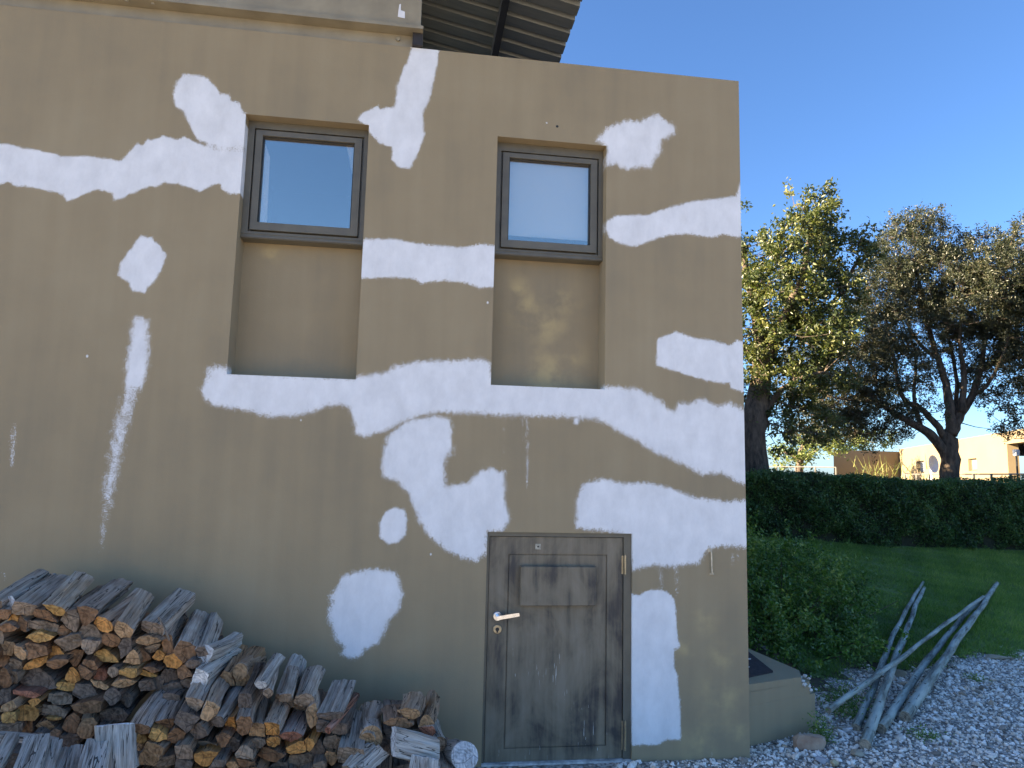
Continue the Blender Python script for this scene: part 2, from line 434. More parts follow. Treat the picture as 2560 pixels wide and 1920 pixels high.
# grass blades
N = 230000
bx_ = rng.uniform(3.3, 12.0, N); by_ = rng.uniform(1.2, 6.3, N)
k = lawn_in(bx_, by_+rng.normal(0, .05, N)); bx_, by_ = bx_[k], by_[k]; n = len(bx_)
hz = rng.uniform(.02, .055, n)*(1+.5*np.sin(bx_*2.3+by_)*np.cos(by_*3.1)+.35*np.sin(bx_*11+by_*7)*np.sin(by_*13)); th = rng.uniform(0, 6.283, n); wd = rng.uniform(.002, .0045, n)
P0 = np.stack([bx_, by_, terr(bx_, by_)+.008], 1); sd = np.stack([np.cos(th), np.sin(th), 0*th], 1)*wd[:, None]
ln = np.stack([rng.normal(0, .6, n)*hz, rng.normal(0, .6, n)*hz, hz], 1)
V = np.stack([P0-sd, P0+sd, P0+ln], 1).reshape(-1, 3)
pr = np.clip(.42+.22*np.sin(bx_*1.7+by_*.9)*np.cos(by_*2.1)+.18*np.sin(bx_*7.3+by_*3)*np.sin(by_*9.1-bx_*2)+rng.normal(0, .2, n), 0, 1)
g = np_mesh('grass', V, np.arange(3*n).reshape(-1, 3), M['grass_blade'], fattr={'rnd': pr})
tag(g, 'short green grass blades covering the sloping lawn', 'grass', kind='stuff')
# pebbles
t_ = (1+5**.5)/2
IV = np.array([(-1,t_,0),(1,t_,0),(-1,-t_,0),(1,-t_,0),(0,-1,t_),(0,1,t_),(0,-1,-t_),(0,1,-t_),(t_,0,-1),(t_,0,1),(-t_,0,-1),(-t_,0,1)])/math.sqrt(1+t_*t_)
IF = np.array([(0,11,5),(0,5,1),(0,1,7),(0,7,10),(0,10,11),(1,5,9),(5,11,4),(11,10,2),(10,7,6),(7,1,8),(3,9,4),(3,4,2),(3,2,6),(3,6,8),(3,8,9),(4,9,5),(2,4,11),(6,2,10),(8,6,7),(9,8,1)])
def rotm(n):
    q = rng.normal(size=(n, 4)); q /= np.linalg.norm(q, axis=1)[:, None]; a, b, c, d = q.T
    return np.stack([np.stack([1-2*(c*c+d*d), 2*(b*c-a*d), 2*(b*d+a*c)], -1), np.stack([2*(b*c+a*d), 1-2*(b*b+d*d), 2*(c*d-a*b)], -1), np.stack([2*(b*d-a*c), 2*(c*d+a*b), 1-2*(b*b+c*c)], -1)], 1)
N = 62000
px_ = rng.uniform(1.2, 8.5, N); py_ = rng.uniform(-.9, 3.2, N)
k = (py_ < yb(px_)+rng.normal(0, .07, N)+.02) & ~((px_ < 2.06) & (py_ > -.01)) & (py_ > -.9) & (py_ < 6)
px_, py_ = px_[k], py_[k]; n = len(px_)
sz = np.exp(rng.normal(math.log(.0069), .45, n)); rm = rotm(n)
B = IV[None]*(sz[:, None]*np.array([1, 1, 1]))[:, None, :]*rng.uniform(.6, 1.35, (n, 12, 1))*rng.uniform(.6, 1.4, (n, 1, 3))
B = np.einsum('nij,nkj->nki', rm, B); B[:, :, 2] *= .75
B += np.stack([px_, py_, terr(px_, py_)+sz*.45], 1)[:, None]
Fp = (IF[None]+(np.arange(n)*12)[:, None, None]).reshape(-1, 3)
pr = np.repeat(rng.uniform(0, 1, n), 20)
g = np_mesh('gravel', B.reshape(-1, 3), Fp, M['pebble'], fattr={'rnd': pr})
tag(g, 'loose white and grey pebbles of the gravel path', 'gravel', kind='stuff')

# ================================================================== MAIN BUILDING
XC, ZT = 2.063, 4.287
RC = [(-1.071, -.344, 2.172, 3.750, .17), (.452, 1.158, 2.172, 3.750, .17)]     # recesses x0,x1,z0,z1,depth
DR = (.457, 1.336, 0.0, 1.302, .055)
house = empty('house', (XC, 0, 0), 'taupe plastered building wall with white primer patches, two windows and a brown door', 'building')
def hp(o): o.location = Vector(o.location)-Vector((XC, 0, 0)); o.parent = house; return o

# ---- primer patches, traced in photo pixels, carried to the wall as signed distances
def tr(ox, oy, sc, pts): return [(ox+x/sc, oy+y/sc) for x, y in pts]
D = 1/1.1573
PT = []
PT.append((tr(0,0,3.16,[(1380,690),(1395,640),(1450,590),(1560,592),(1640,620),(1700,680),(1740,740),(1810,745),(1825,795),(1880,805),(1905,850),(1945,905),(1960,960),(1940,1160),(1800,1172),(1650,1140),(1560,1100),(1500,1000),(1450,880),(1390,840),(1368,770)]),.022,1))
PT.append((tr(0,0,3.16,[(-300,1110),(0,1135),(60,1140),(200,1175),(330,1188),(335,1200),(450,1215),(480,1240),(680,1232),(850,1255),(950,1272),(1020,1205),(1085,1128),(1135,1150),(1165,1100),(1200,1105),(1300,1072),(1400,1105),(1455,1078),(1560,1130),(1700,1180),(1850,1195),(1940,1200),(1915,1530),(1800,1528),(1750,1490),(1740,1455),(1690,1455),(1580,1515),(1500,1480),(1410,1455),(1290,1440),(1240,1480),(1180,1470),(1060,1520),(900,1590),(880,1520),(760,1495),(650,1545),(530,1590),(490,1535),(400,1510),(250,1480),(120,1470),(60,1435),(20,1460),(-300,1430)]),.018,1))
PT.append((tr(600,0,3.16,[(1360,360),(1480,365),(1572,380),(1560,500),(1530,640),(1505,760),(1480,820),(1445,890),(1450,960),(1455,1050),(1440,1130),(1400,1220),(1345,1335),(1250,1320),(1200,1260),(1200,1160),(1110,1135),(1020,1045),(990,985),(930,945),(940,920),(980,885),(1030,870),(1085,832),(1110,860),(1160,850),(1225,850),(1235,760),(1240,680),(1270,600),(1290,540),(1320,500),(1340,430)]),.02,1))
PT.append((tr(1200,0,3.16,[(925,1105),(960,1060),(1000,1020),(1080,980),(1180,950),(1270,965),(1330,925),(1400,905),(1440,935),(1500,975),(1535,1010),(1530,1050),(1490,1080),(1435,1105),(1420,1160),(1425,1210),(1385,1240),(1370,1290),(1340,1325),(1260,1315),(1160,1340),(1080,1300),(1000,1305),(1000,1155)]),.04,1))
PT.append((tr(0,0,D,[(1311,478),(1330,466),(1400,464),(1440,450),(1500,434),(1560,428),(1590,424),(1600,395),(1615,395),(1615,512),(1596,512),(1560,506),(1540,513),(1480,505),(1440,508),(1400,522),(1370,533),(1340,527),(1315,512),(1309,495)]),.022,1))
PT.append((tr(1200,600,3.0157,[(1332,745),(1390,725),(1480,692),(1540,712),(1620,740),(1750,755),(1870,790),(1900,790),(1930,758),(2040,775),(2040,1150),(1940,1135),(1890,1110),(1885,1080),(1760,1070),(1620,1035),(1480,990),(1332,948)]),.02,1))
PT.append((tr(0,0,D,[(783,517),(850,516),(900,526),(940,530),(1000,535),(1040,527),(1076,531),(1076,620),(1040,622),(1010,612),(960,606),(910,612),(895,602),(850,599),(775,602)]),.022,1))
PT.append((tr(480,600,2.6976,[(240,865),(180,857),(115,862),(95,950),(60,1000),(80,1060),(130,1110),(240,1130),(330,1140),(400,1160),(520,1190),(680,1180),(800,1165),(900,1120),(1000,1110),(1060,1130),(1090,1200),(1105,1300),(1160,1325),(1240,1305),(1330,1280),(1400,1235),(1550,1180),(1700,1160),(1850,1170),(1940,1170)])
  + tr(1200,600,3.0157,[(200,1325),(400,1325),(600,1330),(750,1345),(880,1350),(960,1390),(1060,1450),(1200,1520),(1300,1590),(1440,1650)])
  + tr(0,0,D,[(1520,1025),(1560,1020),(1590,1040),(1625,1050)])
  + tr(1200,600,3.0157,[(2040,1290),(1975,1275),(1880,1225),(1790,1255),(1740,1230),(1660,1195),(1600,1230),(1495,1235),(1470,1290),(1420,1280),(1370,1220),(1300,1180),(1180,1120),(1060,1115),(940,1100),(900,1110),(100,1070),(75,930),(20,900)])
  + tr(480,600,2.6976,[(1960,800),(1800,812),(1530,820),(1380,850),(1300,890),(1200,912),(1100,925),(1080,930),(250,890)]),.04,1))
PT.append((tr(0,0,D,[(845,935),(880,910),(930,900),(970,903),(975,925),(975,965),(960,1000),(962,1050),(1010,1045),(1035,1018),(1060,1012),(1090,1020),(1090,1080),(1100,1120),(1090,1145),(1054,1150),(1050,1190),(1030,1212),(1000,1205),(960,1185),(930,1160),(905,1125),(885,1070),(860,1040),(828,1030),(826,985),(835,950)]),.035,1))
PT.append((tr(0,0,D,[(1245,1080),(1260,1045),(1300,1035),(1350,1045),(1400,1042),(1450,1055),(1500,1075),(1560,1082),(1630,1080),(1630,1180),(1560,1180),(1530,1185),(1510,1215),(1450,1225),(1410,1220),(1366,1232),(1358,1156),(1330,1150),(1290,1145),(1245,1140)]),.035,1))
PT.append((tr(1160,1300,2.6757,[(1125,495),(1180,505),(1210,475),(1270,465),(1350,475),(1405,530),(1415,600),(1420,700),(1430,790),(1445,850),(1405,870),(1405,960),(1425,1040),(1440,1200),(1448,1350),(1447,1470),(1350,1470),(1300,1505),(1125,1505),(1105,1050),(1085,920),(1075,700),(1085,550)]),.018,1))
PT.append((tr(600,1400,3.19,[(1060,75),(1150,80),(1240,100),(1265,160),(1295,280),(1270,390),(1200,470),(1150,570),(1100,660),(1000,710),(950,770),(880,785),(815,750),(830,690),(760,630),(745,560),(705,480),(710,390),(735,340),(715,285),(790,200),(820,130),(920,95)]),.035,1))
PT.append((tr(0,0,D,[(833,1105),(850,1097),(872,1100),(880,1125),(875,1155),(860,1172),(838,1175),(820,1160),(822,1125)]),.02,1))
PT.append((tr(0,0,D,[(303,510),(325,513),(345,530),(358,548),(352,575),(338,600),(312,632),(285,628),(280,612),(255,595),(262,565),(280,540)]),.02,1))
PT.append((tr(0,0,D,[(288,690),(300,684),(318,690),(322,750),(318,800),(306,840),(270,840),(272,790),(280,740)]),.03,.95))
PT.append((tr(0,0,D,[(290,680),(318,682),(323,750),(316,810),(300,860),(285,915),(270,980),(255,1050),(246,1100),(222,1100),(215,1060),(228,1000),(236,930),(255,870),(270,810),(278,730)]),.03,.56))
PT.append((tr(0,0,D,[(222,1085),(243,1090),(236,1130),(226,1180),(218,1215),(213,1180),(214,1120)]),.02,.47))
PT.append((tr(0,0,D,[(25,915),(38,912),(36,960),(28,1020),(20,1015),(20,960)]),.015,.52))
PT.append((tr(0,0,D,[(440,305),(470,296),(500,305),(545,318),(545,345),(500,338),(450,325)]),.02,.66))
for (x, y0, y1, wd_, cv) in ((1130,900,985,3,.42),(1139,900,1062,5,.50),(1088,905,980,3,.40),(1428,1225,1310,8,.36),(1462,1220,1290,8,.34),(1245,900,918,10,.6),(1494,1645,1660,1.5,.6),(970,960,990,20,.44),(1582,1195,1225,3,.62),(1594,1190,1215,2,.6),(857,1175,1200,3,.42),(1000,1580,1600,1.5,.5),(1538,1626,1656,1.2,.75),(8,1232,1256,1.5,.6),(1145,1355,1390,8,.34)):
    PT.append((tr(0,0,D,[(x-wd_,y0),(x+wd_,y0),(x+wd_*.8,y1),(x-wd_*.8,y1)]),.012,cv))
PATCH = []
for pts, fe, mc in PT:
    fe = fe*1.35 if mc >= .9 else fe*1.2
    P3 = np.array([at(x, y, 0.0) for x, y in pts]); PATCH.append((P3[:, [0, 2]], fe, mc))
def poly_sd(P, Q):                # signed distance, + inside
    dmin = np.full(len(Q), 1e9); ins = np.zeros(len(Q), bool); n = len(P)
    for i in range(n):
        a, b = P[i], P[(i+1) % n]; e = b-a; wv = Q-a
        t = np.clip((wv@e)/(e@e+1e-12), 0, 1); d = wv-t[:, None]*e; dmin = np.minimum(dmin, (d*d).sum(1))
        c = ((a[1] > Q[:, 1]) != (b[1] > Q[:, 1]))
        xi = a[0]+(Q[:, 1]-a[1])*(b[0]-a[0])/(b[1]-a[1]+1e-12); ins ^= c & (Q[:, 0] < xi)
    d = np.sqrt(dmin); return np.where(ins, d, -d)
def cover(Q):
    out = np.zeros(len(Q))
    for P, fe, mc in PATCH:
        lo, hi = P.min(0)-fe, P.max(0)+fe
        k = np.where(((Q >= lo) & (Q <= hi)).all(1))[0]
        if not len(k): continue
        sdv = poly_sd(P, Q[k])
        c = np.clip(.5+sdv/(2*fe), 0, 1)*1.0
        if mc < 1: c = np.minimum(np.clip(.5+sdv/(2*fe), 0, 1), 1)*mc
        else: c = c*1.6-.2*(c < .5)*0
        if mc >= 1: c = np.clip(.5+sdv/(1.6*fe), 0, 1.6)
        out[k] = np.maximum(out[k], c)
    return out
STN = [(1150,650,45),(1190,690,55),(1205,800,70),(1230,640,40),(1130,610,30),(1240,760,40),(1520,1340,28),(1560,1420,30),(1555,1500,50),(1520,1600,50),(1590,1580,35),(1470,1400,30),(1430,1700,30),(570,530,22)]
def stain(Q):
    out = np.zeros(len(Q))
    for x, y, r_ in STN:
        p = at(x/D, y/D, 0.)[[0, 2]]; out = np.maximum(out, np.exp(-(((Q-p)**2).sum(1))/(2*(r_/D/400*.62)**2)))
    return np.clip(out, 0, 1)
# ---- the wall sheet with its recesses and reveals
cell = .012
def lines(a, b, cuts, st):
    cuts = sorted(c for c in cuts if a < c < b); e = [a]+cuts+[b]; out = []
    for p, q in zip(e[:-1], e[1:]):
        n = max(1, int(round((q-p)/st))); out += list(np.linspace(p, q, n+1)[:-1])
    return np.array(out+[b])
xs = lines(-3.1, XC, [RC[0][0], RC[0][1], RC[1][0], RC[1][1], DR[0], DR[1]], cell)
zs = lines(0.0, ZT, [RC[0][2], RC[0][3], DR[3]], cell)
X, Z = np.meshgrid(xs, zs); Vw = [np.stack([X, 0*X, Z], -1).reshape(-1, 3)]
nx = len(xs); i, j = np.meshgrid(np.arange(nx-1), np.arange(len(zs)-1)); a = (j*nx+i).ravel()
Fw = np.stack([a, a+1, a+nx+1, a+nx], 1)
cen = Vw[0][Fw].mean(1); kk = np.ones(len(Fw), bool)
for (x0, x1, z0, z1, dp) in RC+[DR]: kk &= ~((cen[:, 0] > x0) & (cen[:, 0] < x1) & (cen[:, 2] > z0) & (cen[:, 2] < z1))
Fw = [Fw[kk]]; base = len(Vw[0])
def patch(p0, eu, ev, nu, nv):          # grid patch p0 + u*eu + v*ev
    global base
    u, v = np.meshgrid(np.linspace(0, 1, nu+1), np.linspace(0, 1, nv+1))
    P = np.array(p0)+u[..., None]*np.array(eu)+v[..., None]*np.array(ev); Vw.append(P.reshape(-1, 3))
    i, j = np.meshgrid(np.arange(nu), np.arange(nv)); a = (j*(nu+1)+i).ravel()+base
    Fw.append(np.stack([a, a+1, a+nu+2, a+nu+1], 1)); base += (nu+1)*(nv+1)
for (x0, x1, z0, z1, dp) in RC+[DR]:
    nx_, nz_, nd = int((x1-x0)/cell), int((z1-z0)/cell), 12
    patch((x0, 0, z0), (0, dp, 0), (0, 0, z1-z0), nd, nz_)
    patch((x1, dp, z0), (0, -dp, 0), (0, 0, z1-z0), nd, nz_)
    patch((x0, 0, z1), (0, dp, 0), (x1-x0, 0, 0), nd, nx_)
    if z0 > .1:
        patch((x0, dp, z0), (0, -dp, 0), (x1-x0, 0, 0), nd, nx_)
        patch((x0, dp, z0), (x1-x0, 0, 0), (0, 0, 3.05-z0), nx_, 40)   # panel below the window
patch((-32, 0, 0), (32-3.1, 0, 0), (0, 0, ZT), 30, 8)                   # the wall goes on to the left
patch((XC, 0, 0), (0, 12, 0), (0, 0, ZT), 60, 40)                       # side wall
patch((-32, 0, ZT), (XC+32, 0, 0), (0, .22, 0), 40, 2)                  # wall head
patch((XC, 12, 0), (-32-XC, 0, 0), (0, 0, ZT), 20, 6)                   # back
patch((-32, 12, 0), (0, -12, 0), (0, 0, ZT), 10, 6)
Vw = np.concatenate(Vw); Fw = np.concatenate(Fw)
Q = Vw[:, [0, 2]].copy(); cv = cover(Q); stv = stain(Q)
inner = (Vw[:, 1] > .10) & (Vw[:, 2] > 2.18) ; cv[inner] = 0; cv[Vw[:, 1] > .3] *= 0; cv[Vw[:, 0] < -3.05] = 0
head = (Vw[:, 1] > .001) & (Vw[:, 2] > 3.7); cv[head] *= .0
# paint slopped onto the sill of each recess
sill = (np.abs(Vw[:, 2]-2.172) < .002) & (Vw[:, 1] > .0005) & (Vw[:, 1] < .171)
cv[sill] = np.where(rng.random(sill.sum()) < .0, 0, 1.1)
stv[Vw[:, 1] > .3] = 0
wv_ = Vw.copy(); wv_[:, 1] += np.where(Vw[:, 1] < .001, .0018*np.sin(Vw[:, 0]*2.1+.4)*np.sin(Vw[:, 2]*1.7), 0)
wall = np_mesh('wall', wv_-np.array([XC, 0, 0]), Fw, M['facade'], parent=house, smooth=False, vattr={'cover': cv, 'stain': stv})
# inner structure: flat roof behind the parapet, rooms behind the windows
b = MB(); b.box(-31.8, XC-.22, .22, 11.8, 3.95, 4.05); hp(b.build('flat_roof', M['roof_membrane']))
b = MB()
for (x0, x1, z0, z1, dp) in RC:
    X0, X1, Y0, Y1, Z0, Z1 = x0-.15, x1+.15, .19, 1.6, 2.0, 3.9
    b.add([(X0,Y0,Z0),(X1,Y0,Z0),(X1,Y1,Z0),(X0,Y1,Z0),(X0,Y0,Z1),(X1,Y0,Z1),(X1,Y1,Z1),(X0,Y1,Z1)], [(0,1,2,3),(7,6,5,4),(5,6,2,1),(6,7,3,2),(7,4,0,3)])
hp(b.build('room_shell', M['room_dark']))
# door recess back
b = MB(); b.box(DR[0]-.05, DR[1]+.05, .12, .14, -.1, DR[3]+.05); hp(b.build('door_backing', M['frame_dark']))

# ---- windows
def rect(pts, Y):
    P = [at(x, y, Y) for x, y in pts]           # TL TR BR BL
    return ((P[0][0]+P[3][0])/2, (P[1][0]+P[2][0])/2, (P[2][2]+P[3][2])/2, (P[0][2]+P[1][2])/2)
def frame(b, o, i, y0, y1, mi=0, bev=.004):     # mitred ring o=(x0,x1,z0,z1), i inner
    V = []
    for y in (y0, y1):
        for (r_, s) in ((o, 1), (i, 1)):
            V += [(r_[0], y, r_[2]), (r_[1], y, r_[2]), (r_[1], y, r_[3]), (r_[0], y, r_[3])]
    Fs = []
    for k in range(4):
        k2 = (k+1) % 4
        Fs += [(k, k2, 4+k2, 4+k), (8+k2, 8+k, 12+k, 12+k2), (k2, k, 8+k, 8+k2), (4+k, 4+k2, 12+k2, 12+k)]
    b.add(V, Fs, mi)
WD = [([(662.2,345.2),(885.5,365.2),(873.8,573.2),(647,555.6)], [(643.4,325.2),(906.7,349.9),(892.6,593.6),(624.6,573)], [(602,592),(906.7,614)], 'left'),
      ([(1275.2,401),(1473.8,415.6),(1469.6,614.5),(1269.3,600.4)], [(1257.6,382.3),(1492.6,402.2),(1489,633.3),(1251.2,618.5)], [(1237,635),(1505.5,653.3)], 'right')]
for (gl, sa, bt, side), (x0, x1, z0, z1, dp) in zip(WD, RC):
    G = rect(gl, .10); A = rect(sa, .085); zb = sum(at(x, y, .075)[2] for x, y in bt)/2
    wn = bpy.data.objects.new('window', None); link(wn); wn.location = (x0, .08, zb); hp(wn)
    tag(wn, 'window with pale curtains at its edges' if side == 'left' else 'window with its pale blind pulled down')
    def wp(o): o.location = Vector(o.location)-Vector((x0, .08, zb)); o.parent = wn; return o
    b = MB(); frame(b, (x0+.001, x1-.001, zb, z1-.001), (A[0]-.012, A[1]+.012, A[2]-.012, A[3]+.012), .078, .17)
    frame(b, (A[0]-.011, A[1]+.011, A[2]-.011, A[3]+.011), (A[0]-.002, A[1]+.002, A[2]-.002, A[3]+.002), .098, .17)
    b.box(x0+.002, x1-.002, .071, .0775, zb+.004, zb+.014); b.box(x0+.002, x1-.002, .074, .0775, zb+.026, zb+.031)
    wp(b.build('frame', M['frame_paint']))
    b = MB(); frame(b, A, (G[0]-.006, G[1]+.006, G[2]-.006, G[3]+.006), .072, .15)
    wp(b.build('sash', M['frame_paint']))
    b = MB(); frame(b, (G[0]-.0055, G[1]+.0055, G[2]-.0055, G[3]+.0055), G, .088, .12)
    wp(b.build('gasket', M['frame_dark']))
    b = MB(); b.box(G[0], G[1], .104, .110, G[2], G[3]); wp(b.build('pane', M['glass_'+side]))
    W_, H_ = G[1]-G[0], G[3]-G[2]
    if side == 'left':
        b = MB()
        def drape(pts, y):
            n = len(pts[0]); V = []; 
            for (xa, z), (xb, _) in zip(*pts):
                for k in range(9):
                    t = k/8; V.append((xa+(xb-xa)*t, y-.020+.002*math.sin(t*19+z*3), z))
            Fs = [(r_*9+k, r_*9+k+1, r_*9+10+k, r_*9+9+k) for r_ in range(n-1) for k in range(8)]
            b.add(V, Fs)
        L = [(G[0]-.03, G[3]), (G[0]-.03, G[3]-.10*H_), (G[0]-.03, G[3]-.2*H_), (G[0]-.03, G[2]+.25*H_), (G[0]-.03, G[2]-.03)]
        Rr = [(G[0]-.01, 0), (G[0]+.025*W_, 0), (G[0]+.065*W_, 0), (G[0]+.075*W_, 0), (G[0]+.08*W_, 0)]
        drape((L, Rr), .135)
        wp(b.build('curtain', M['curtain'], smooth=True)); b = MB()
        L = [(G[1]-.09*W_, G[3]), (G[1]-.055*W_, G[3]-.14*H_), (G[1]-.02*W_, G[3]-.28*H_), (G[1]+.005, G[3]-.4*H_)]
        Rr = [(G[1]+.03, 0)]*4
        drape((L, Rr), .140)
        wp(b.build('curtain', M['curtain'], smooth=True))
    else:
        b = MB(); b.box(G[0]-.02, G[1]+.02, .1245, .1265, G[2]+.055, G[3]+.05); b.box(G[0]-.02, G[1]+.02, .1215, .130, G[2]+.04, G[2]+.056)
        wp(b.build('blind', M['blind']))

# ---- door
TD = lambda pts: tr(1160, 1300, 2.6757, pts)
dY = .028
L_ = rect(TD([(178,105),(1057,125),(1060,1640),(130,1650)]), dY)
In = rect(TD([(300,220),(957,235),(950,1515),(262,1525)]), dY)
Bx = rect(TD([(375,305),(885,315),(880,575),(378,572)]), 0.0)
door = bpy.data.objects.new('door', None); link(door); door.location = (DR[0], dY, 0); hp(door)
tag(door, 'weathered brown low door with a lever handle')
def dp_(o): o.location = Vector(o.location)-Vector((DR[0], dY, 0)); o.parent = door; return o
b = MB(); fo, fi = (DR[0]+.001, DR[1]-.001, -.01, DR[3]-.001), (L_[0]-.004, L_[1]+.004, -.005, L_[3]+.004)
for (a0, a1, c0, c1) in ((fo[0], fi[0], 0.0, fo[3]), (fi[1], fo[1], 0.0, fo[3]), (fi[0], fi[1], fi[3], fo[3])): b.box(a0, a1, .018, .10, c0, c1)
dp_(b.build('frame', M['frame_paint']))
Lz = .012
b = MB(); frame(b, (L_[0], L_[1], Lz, L_[3]), (In[0], In[1], In[2], In[3]), dY, dY+.04)
frame(b, (In[0], In[1], In[2], In[3]), (In[0]+.007, In[1]-.007, In[2]+.007, In[3]-.007), dY+.009, dY+.04)
b.box(In[0]+.0075, In[1]-.0075, dY+.003, dY+.035, In[2]+.0075, In[3]-.0075)
dp_(b.build('leaf', M['door']))
b = MB(); b.box(Bx[0], Bx[1], dY-.040, dY+.002, Bx[2], Bx[3], bev=.004); dp_(b.build('cover_board', M['door']))
b = MB(); b.box(DR[0], DR[1], -.004, .05, -.01, .010); dp_(b.build('threshold', simple('threshold_paint', (.5, .5, .48), .8, nscale=18, var=.5)))
# handle
hc = at(*TD([(225, 645)])[0], dY-.01); he = at(*TD([(370, 632)])[0], dY-.055); lc = at(*TD([(223, 732)])[0], dY-.01)
b = MB()
def disc(c, r_, y0, y1, n=28, mi=0, rim=.003):
    V = []
    for (y, rr) in ((y1, r_), (y0+rim, r_), (y0, r_-rim)):
        V += [(c[0]+rr*math.cos(2*math.pi*k/n), y, c[2]+rr*math.sin(2*math.pi*k/n)) for k in range(n)]
    Fs = [tuple(range(2*n, 3*n))] + [(s*n+k, s*n+(k+1) % n, (s+1)*n+(k+1) % n, (s+1)*n+k) for s in range(2) for k in range(n)]
    b.add(V, Fs, mi)
disc(hc, .027, dY-.010, dY)
b.tube([(hc[0], dY-.01, hc[2]), (hc[0], dY-.052, hc[2])], .010, 14)
e0 = np.array([hc[0]-.012, dY-.052, hc[2]-.002]); e1 = he
d_ = (e1-e0)/np.linalg.norm(e1-e0); up_ = np.array([-d_[2], 0, d_[0]])
V = []
for p, wv in ((e0, .0085), (e0+.12*(e1-e0), .0105), (e0+.85*(e1-e0), .0105), (e1, .0095)):
    for sx, sy in ((-1,-1),(1,-1),(1,1),(-1,1)): V.append(p+up_*sx*wv+np.array([0, sy*.005, 0]))
b.add(V, [(0,1,2,3),(12,15,14,13)]+[(r_*4+k, r_*4+4+k, r_*4+4+(k+1) % 4, r_*4+(k+1) % 4) for r_ in range(3) for k in range(4)])
dp_(b.build('handle', M['steel_handle']))
b = MB(); disc(lc, .026, dY-.009, dY); o = dp_(b.build('lock', M['brass']))
b = MB(); disc(lc, .011, dY-.012, dY-.0085, 20); b.box(lc[0]-.0045, lc[0]+.0045, dY-.0122, dY-.009, lc[2]-.018, lc[2]); 
k_ = b.build('keyhole', M['frame_dark']); k_.parent = o; k_.location = -Vector(o.location)-Vector((DR[0], dY, 0))
for (ya, yb_) in ((1390, 1436), (1804, 1877)):
    p = at(1563, ya, 0.012); q = at(1563.5, yb_, 0.012); b = MB()
    for s in range(5):
        za = p[2]+(q[2]-p[2])*s/5; zb2 = p[2]+(q[2]-p[2])*(s+1)/5-.0012*-1
        b.tube([(p[0], .010, za), (p[0], .010, zb2)], .0065 if s % 2 else .006, 10)
    b.tube([(p[0], .010, p[2]), (p[0], .010, p[2]+.006)], .004, 8)
    b.box(p[0]-.018, p[0], dY-.0035, dY-.0005, q[2], p[2])
    dp_(b.build('hinge', M['brass']))
pc = at(*TD([(495, 178)])[0], dY); b = MB(); b.box(pc[0]-.016, pc[0]+.016, dY-.0035, dY-.0004, pc[2]-.016, pc[2]+.016)
o = dp_(b.build('peephole_plate', simple('plate_tin', (.42, .40, .33), .5, .4, nscale=60, var=.3)))
b = MB(); disc(pc, .006, dY-.006, dY-.0036, 14); k_ = b.build('peephole', M['frame_dark']); k_.parent = o; k_.location = -Vector(o.location)-Vector((DR[0], dY, 0))

# ---- hook on the wall, dark disc painted as the shade in a drilled hole
p = at(1776, 1376, -.01); q = at(1779.5, 1435, -.01); b = MB()
b.box(p[0]-.014, p[0]+.010, -.006, -.0005, p[2]-.010, p[2]+.012)
b.tube([(p[0], -.012, p[2]), (p[0]+.004, -.016, p[2]-.01), (q[0], -.014, q[2]+.01), (q[0]+.002, -.012, q[2]), (q[0]+.010, -.012, q[2]-.003), (q[0]+.008, -.012, q[2]+.008)], .0048, 8)
b.box(q[0]-.010, q[0]+.012, -.005, -.0005, q[2]-.006, q[2]+.006)
hp(b.build('cabin_hook', simple('hook_paint', (.58, .50, .36), .5, .2, nscale=40, var=.3)))
p = at(1393, 316, 0); b = MB(); disc(p, .0085, -.0012, .0, 14, rim=.0003); hp(b.build('drill_hole_shade', M['frame_dark']))

# ---- upper band: gutter beam and fascia over the left part of the wall
XE = at(1052.5, 40, -.05)[0]
XG = at(1058, 75, -.07)[0]; XS = at(1031, 105, .015)[0]
b = MB(); b.box(-31, XS, .012, .20, ZT, ZT+.082); o = hp(b.build('beam_web', M['beam_paint']))
b = MB(); b.box(-31, XG, -.075, .15, ZT+.083, ZT+.105); hp(b.build('beam_flange', M['beam_paint']))
b = MB(); b.box(-31, XE, -.052, .14, ZT+.1055, ZT+1.35); b.box(XE-.085, XE-.082, -.054, -.0521, ZT+.106, ZT+1.2); hp(b.build('fascia_panel', M['beam_paint']))
b = MB(); b.box(XS+.001, XG-.001, -.03, .12, ZT+.004, ZT+.0825); hp(b.build('end_bracket', M['beam_dark']))
for px, py in ((995, 97), (325, 4), (390, 12)):
    b = MB(); c_ = at(px, py, .0); 
    if px > 900: b.tube([(c_[0], -.002, c_[2]), (c_[0], .012, c_[2])], .013, 10)
    else: b.tube([(c_[0], -.045, ZT+.070), (c_[0], -.045, ZT+.083)], .012, 8)
    hp(b.build('bolt', M['beam_paint']))
p = at(1004, 30, -.056); b = MB(); b.add([(p[0]-.022, -.0555, p[2]-.035), (p[0]+.022, -.0555, p[2]-.04), (p[0]+.02, -.0555, p[2]+.005), (p[0]-.005, -.0555, p[2]+.012), (p[0]-.006, -.0555, p[2]+.055), (p[0]-.016, -.0555, p[2]+.05), (p[0]-.02, -.0555, p[2]+.01)], [(0,1,2,3,4,5,6)])
hp(b.build('primer_dab', simple('white_primer', (.8, .8, .81), .8)))
# ---- corrugated roof sheet: ribs run across, pitched down to the right
ZR0, RM, PITCH_R, XEDGE = 5.42, .20, .172, None
d = ray(1403, 155)
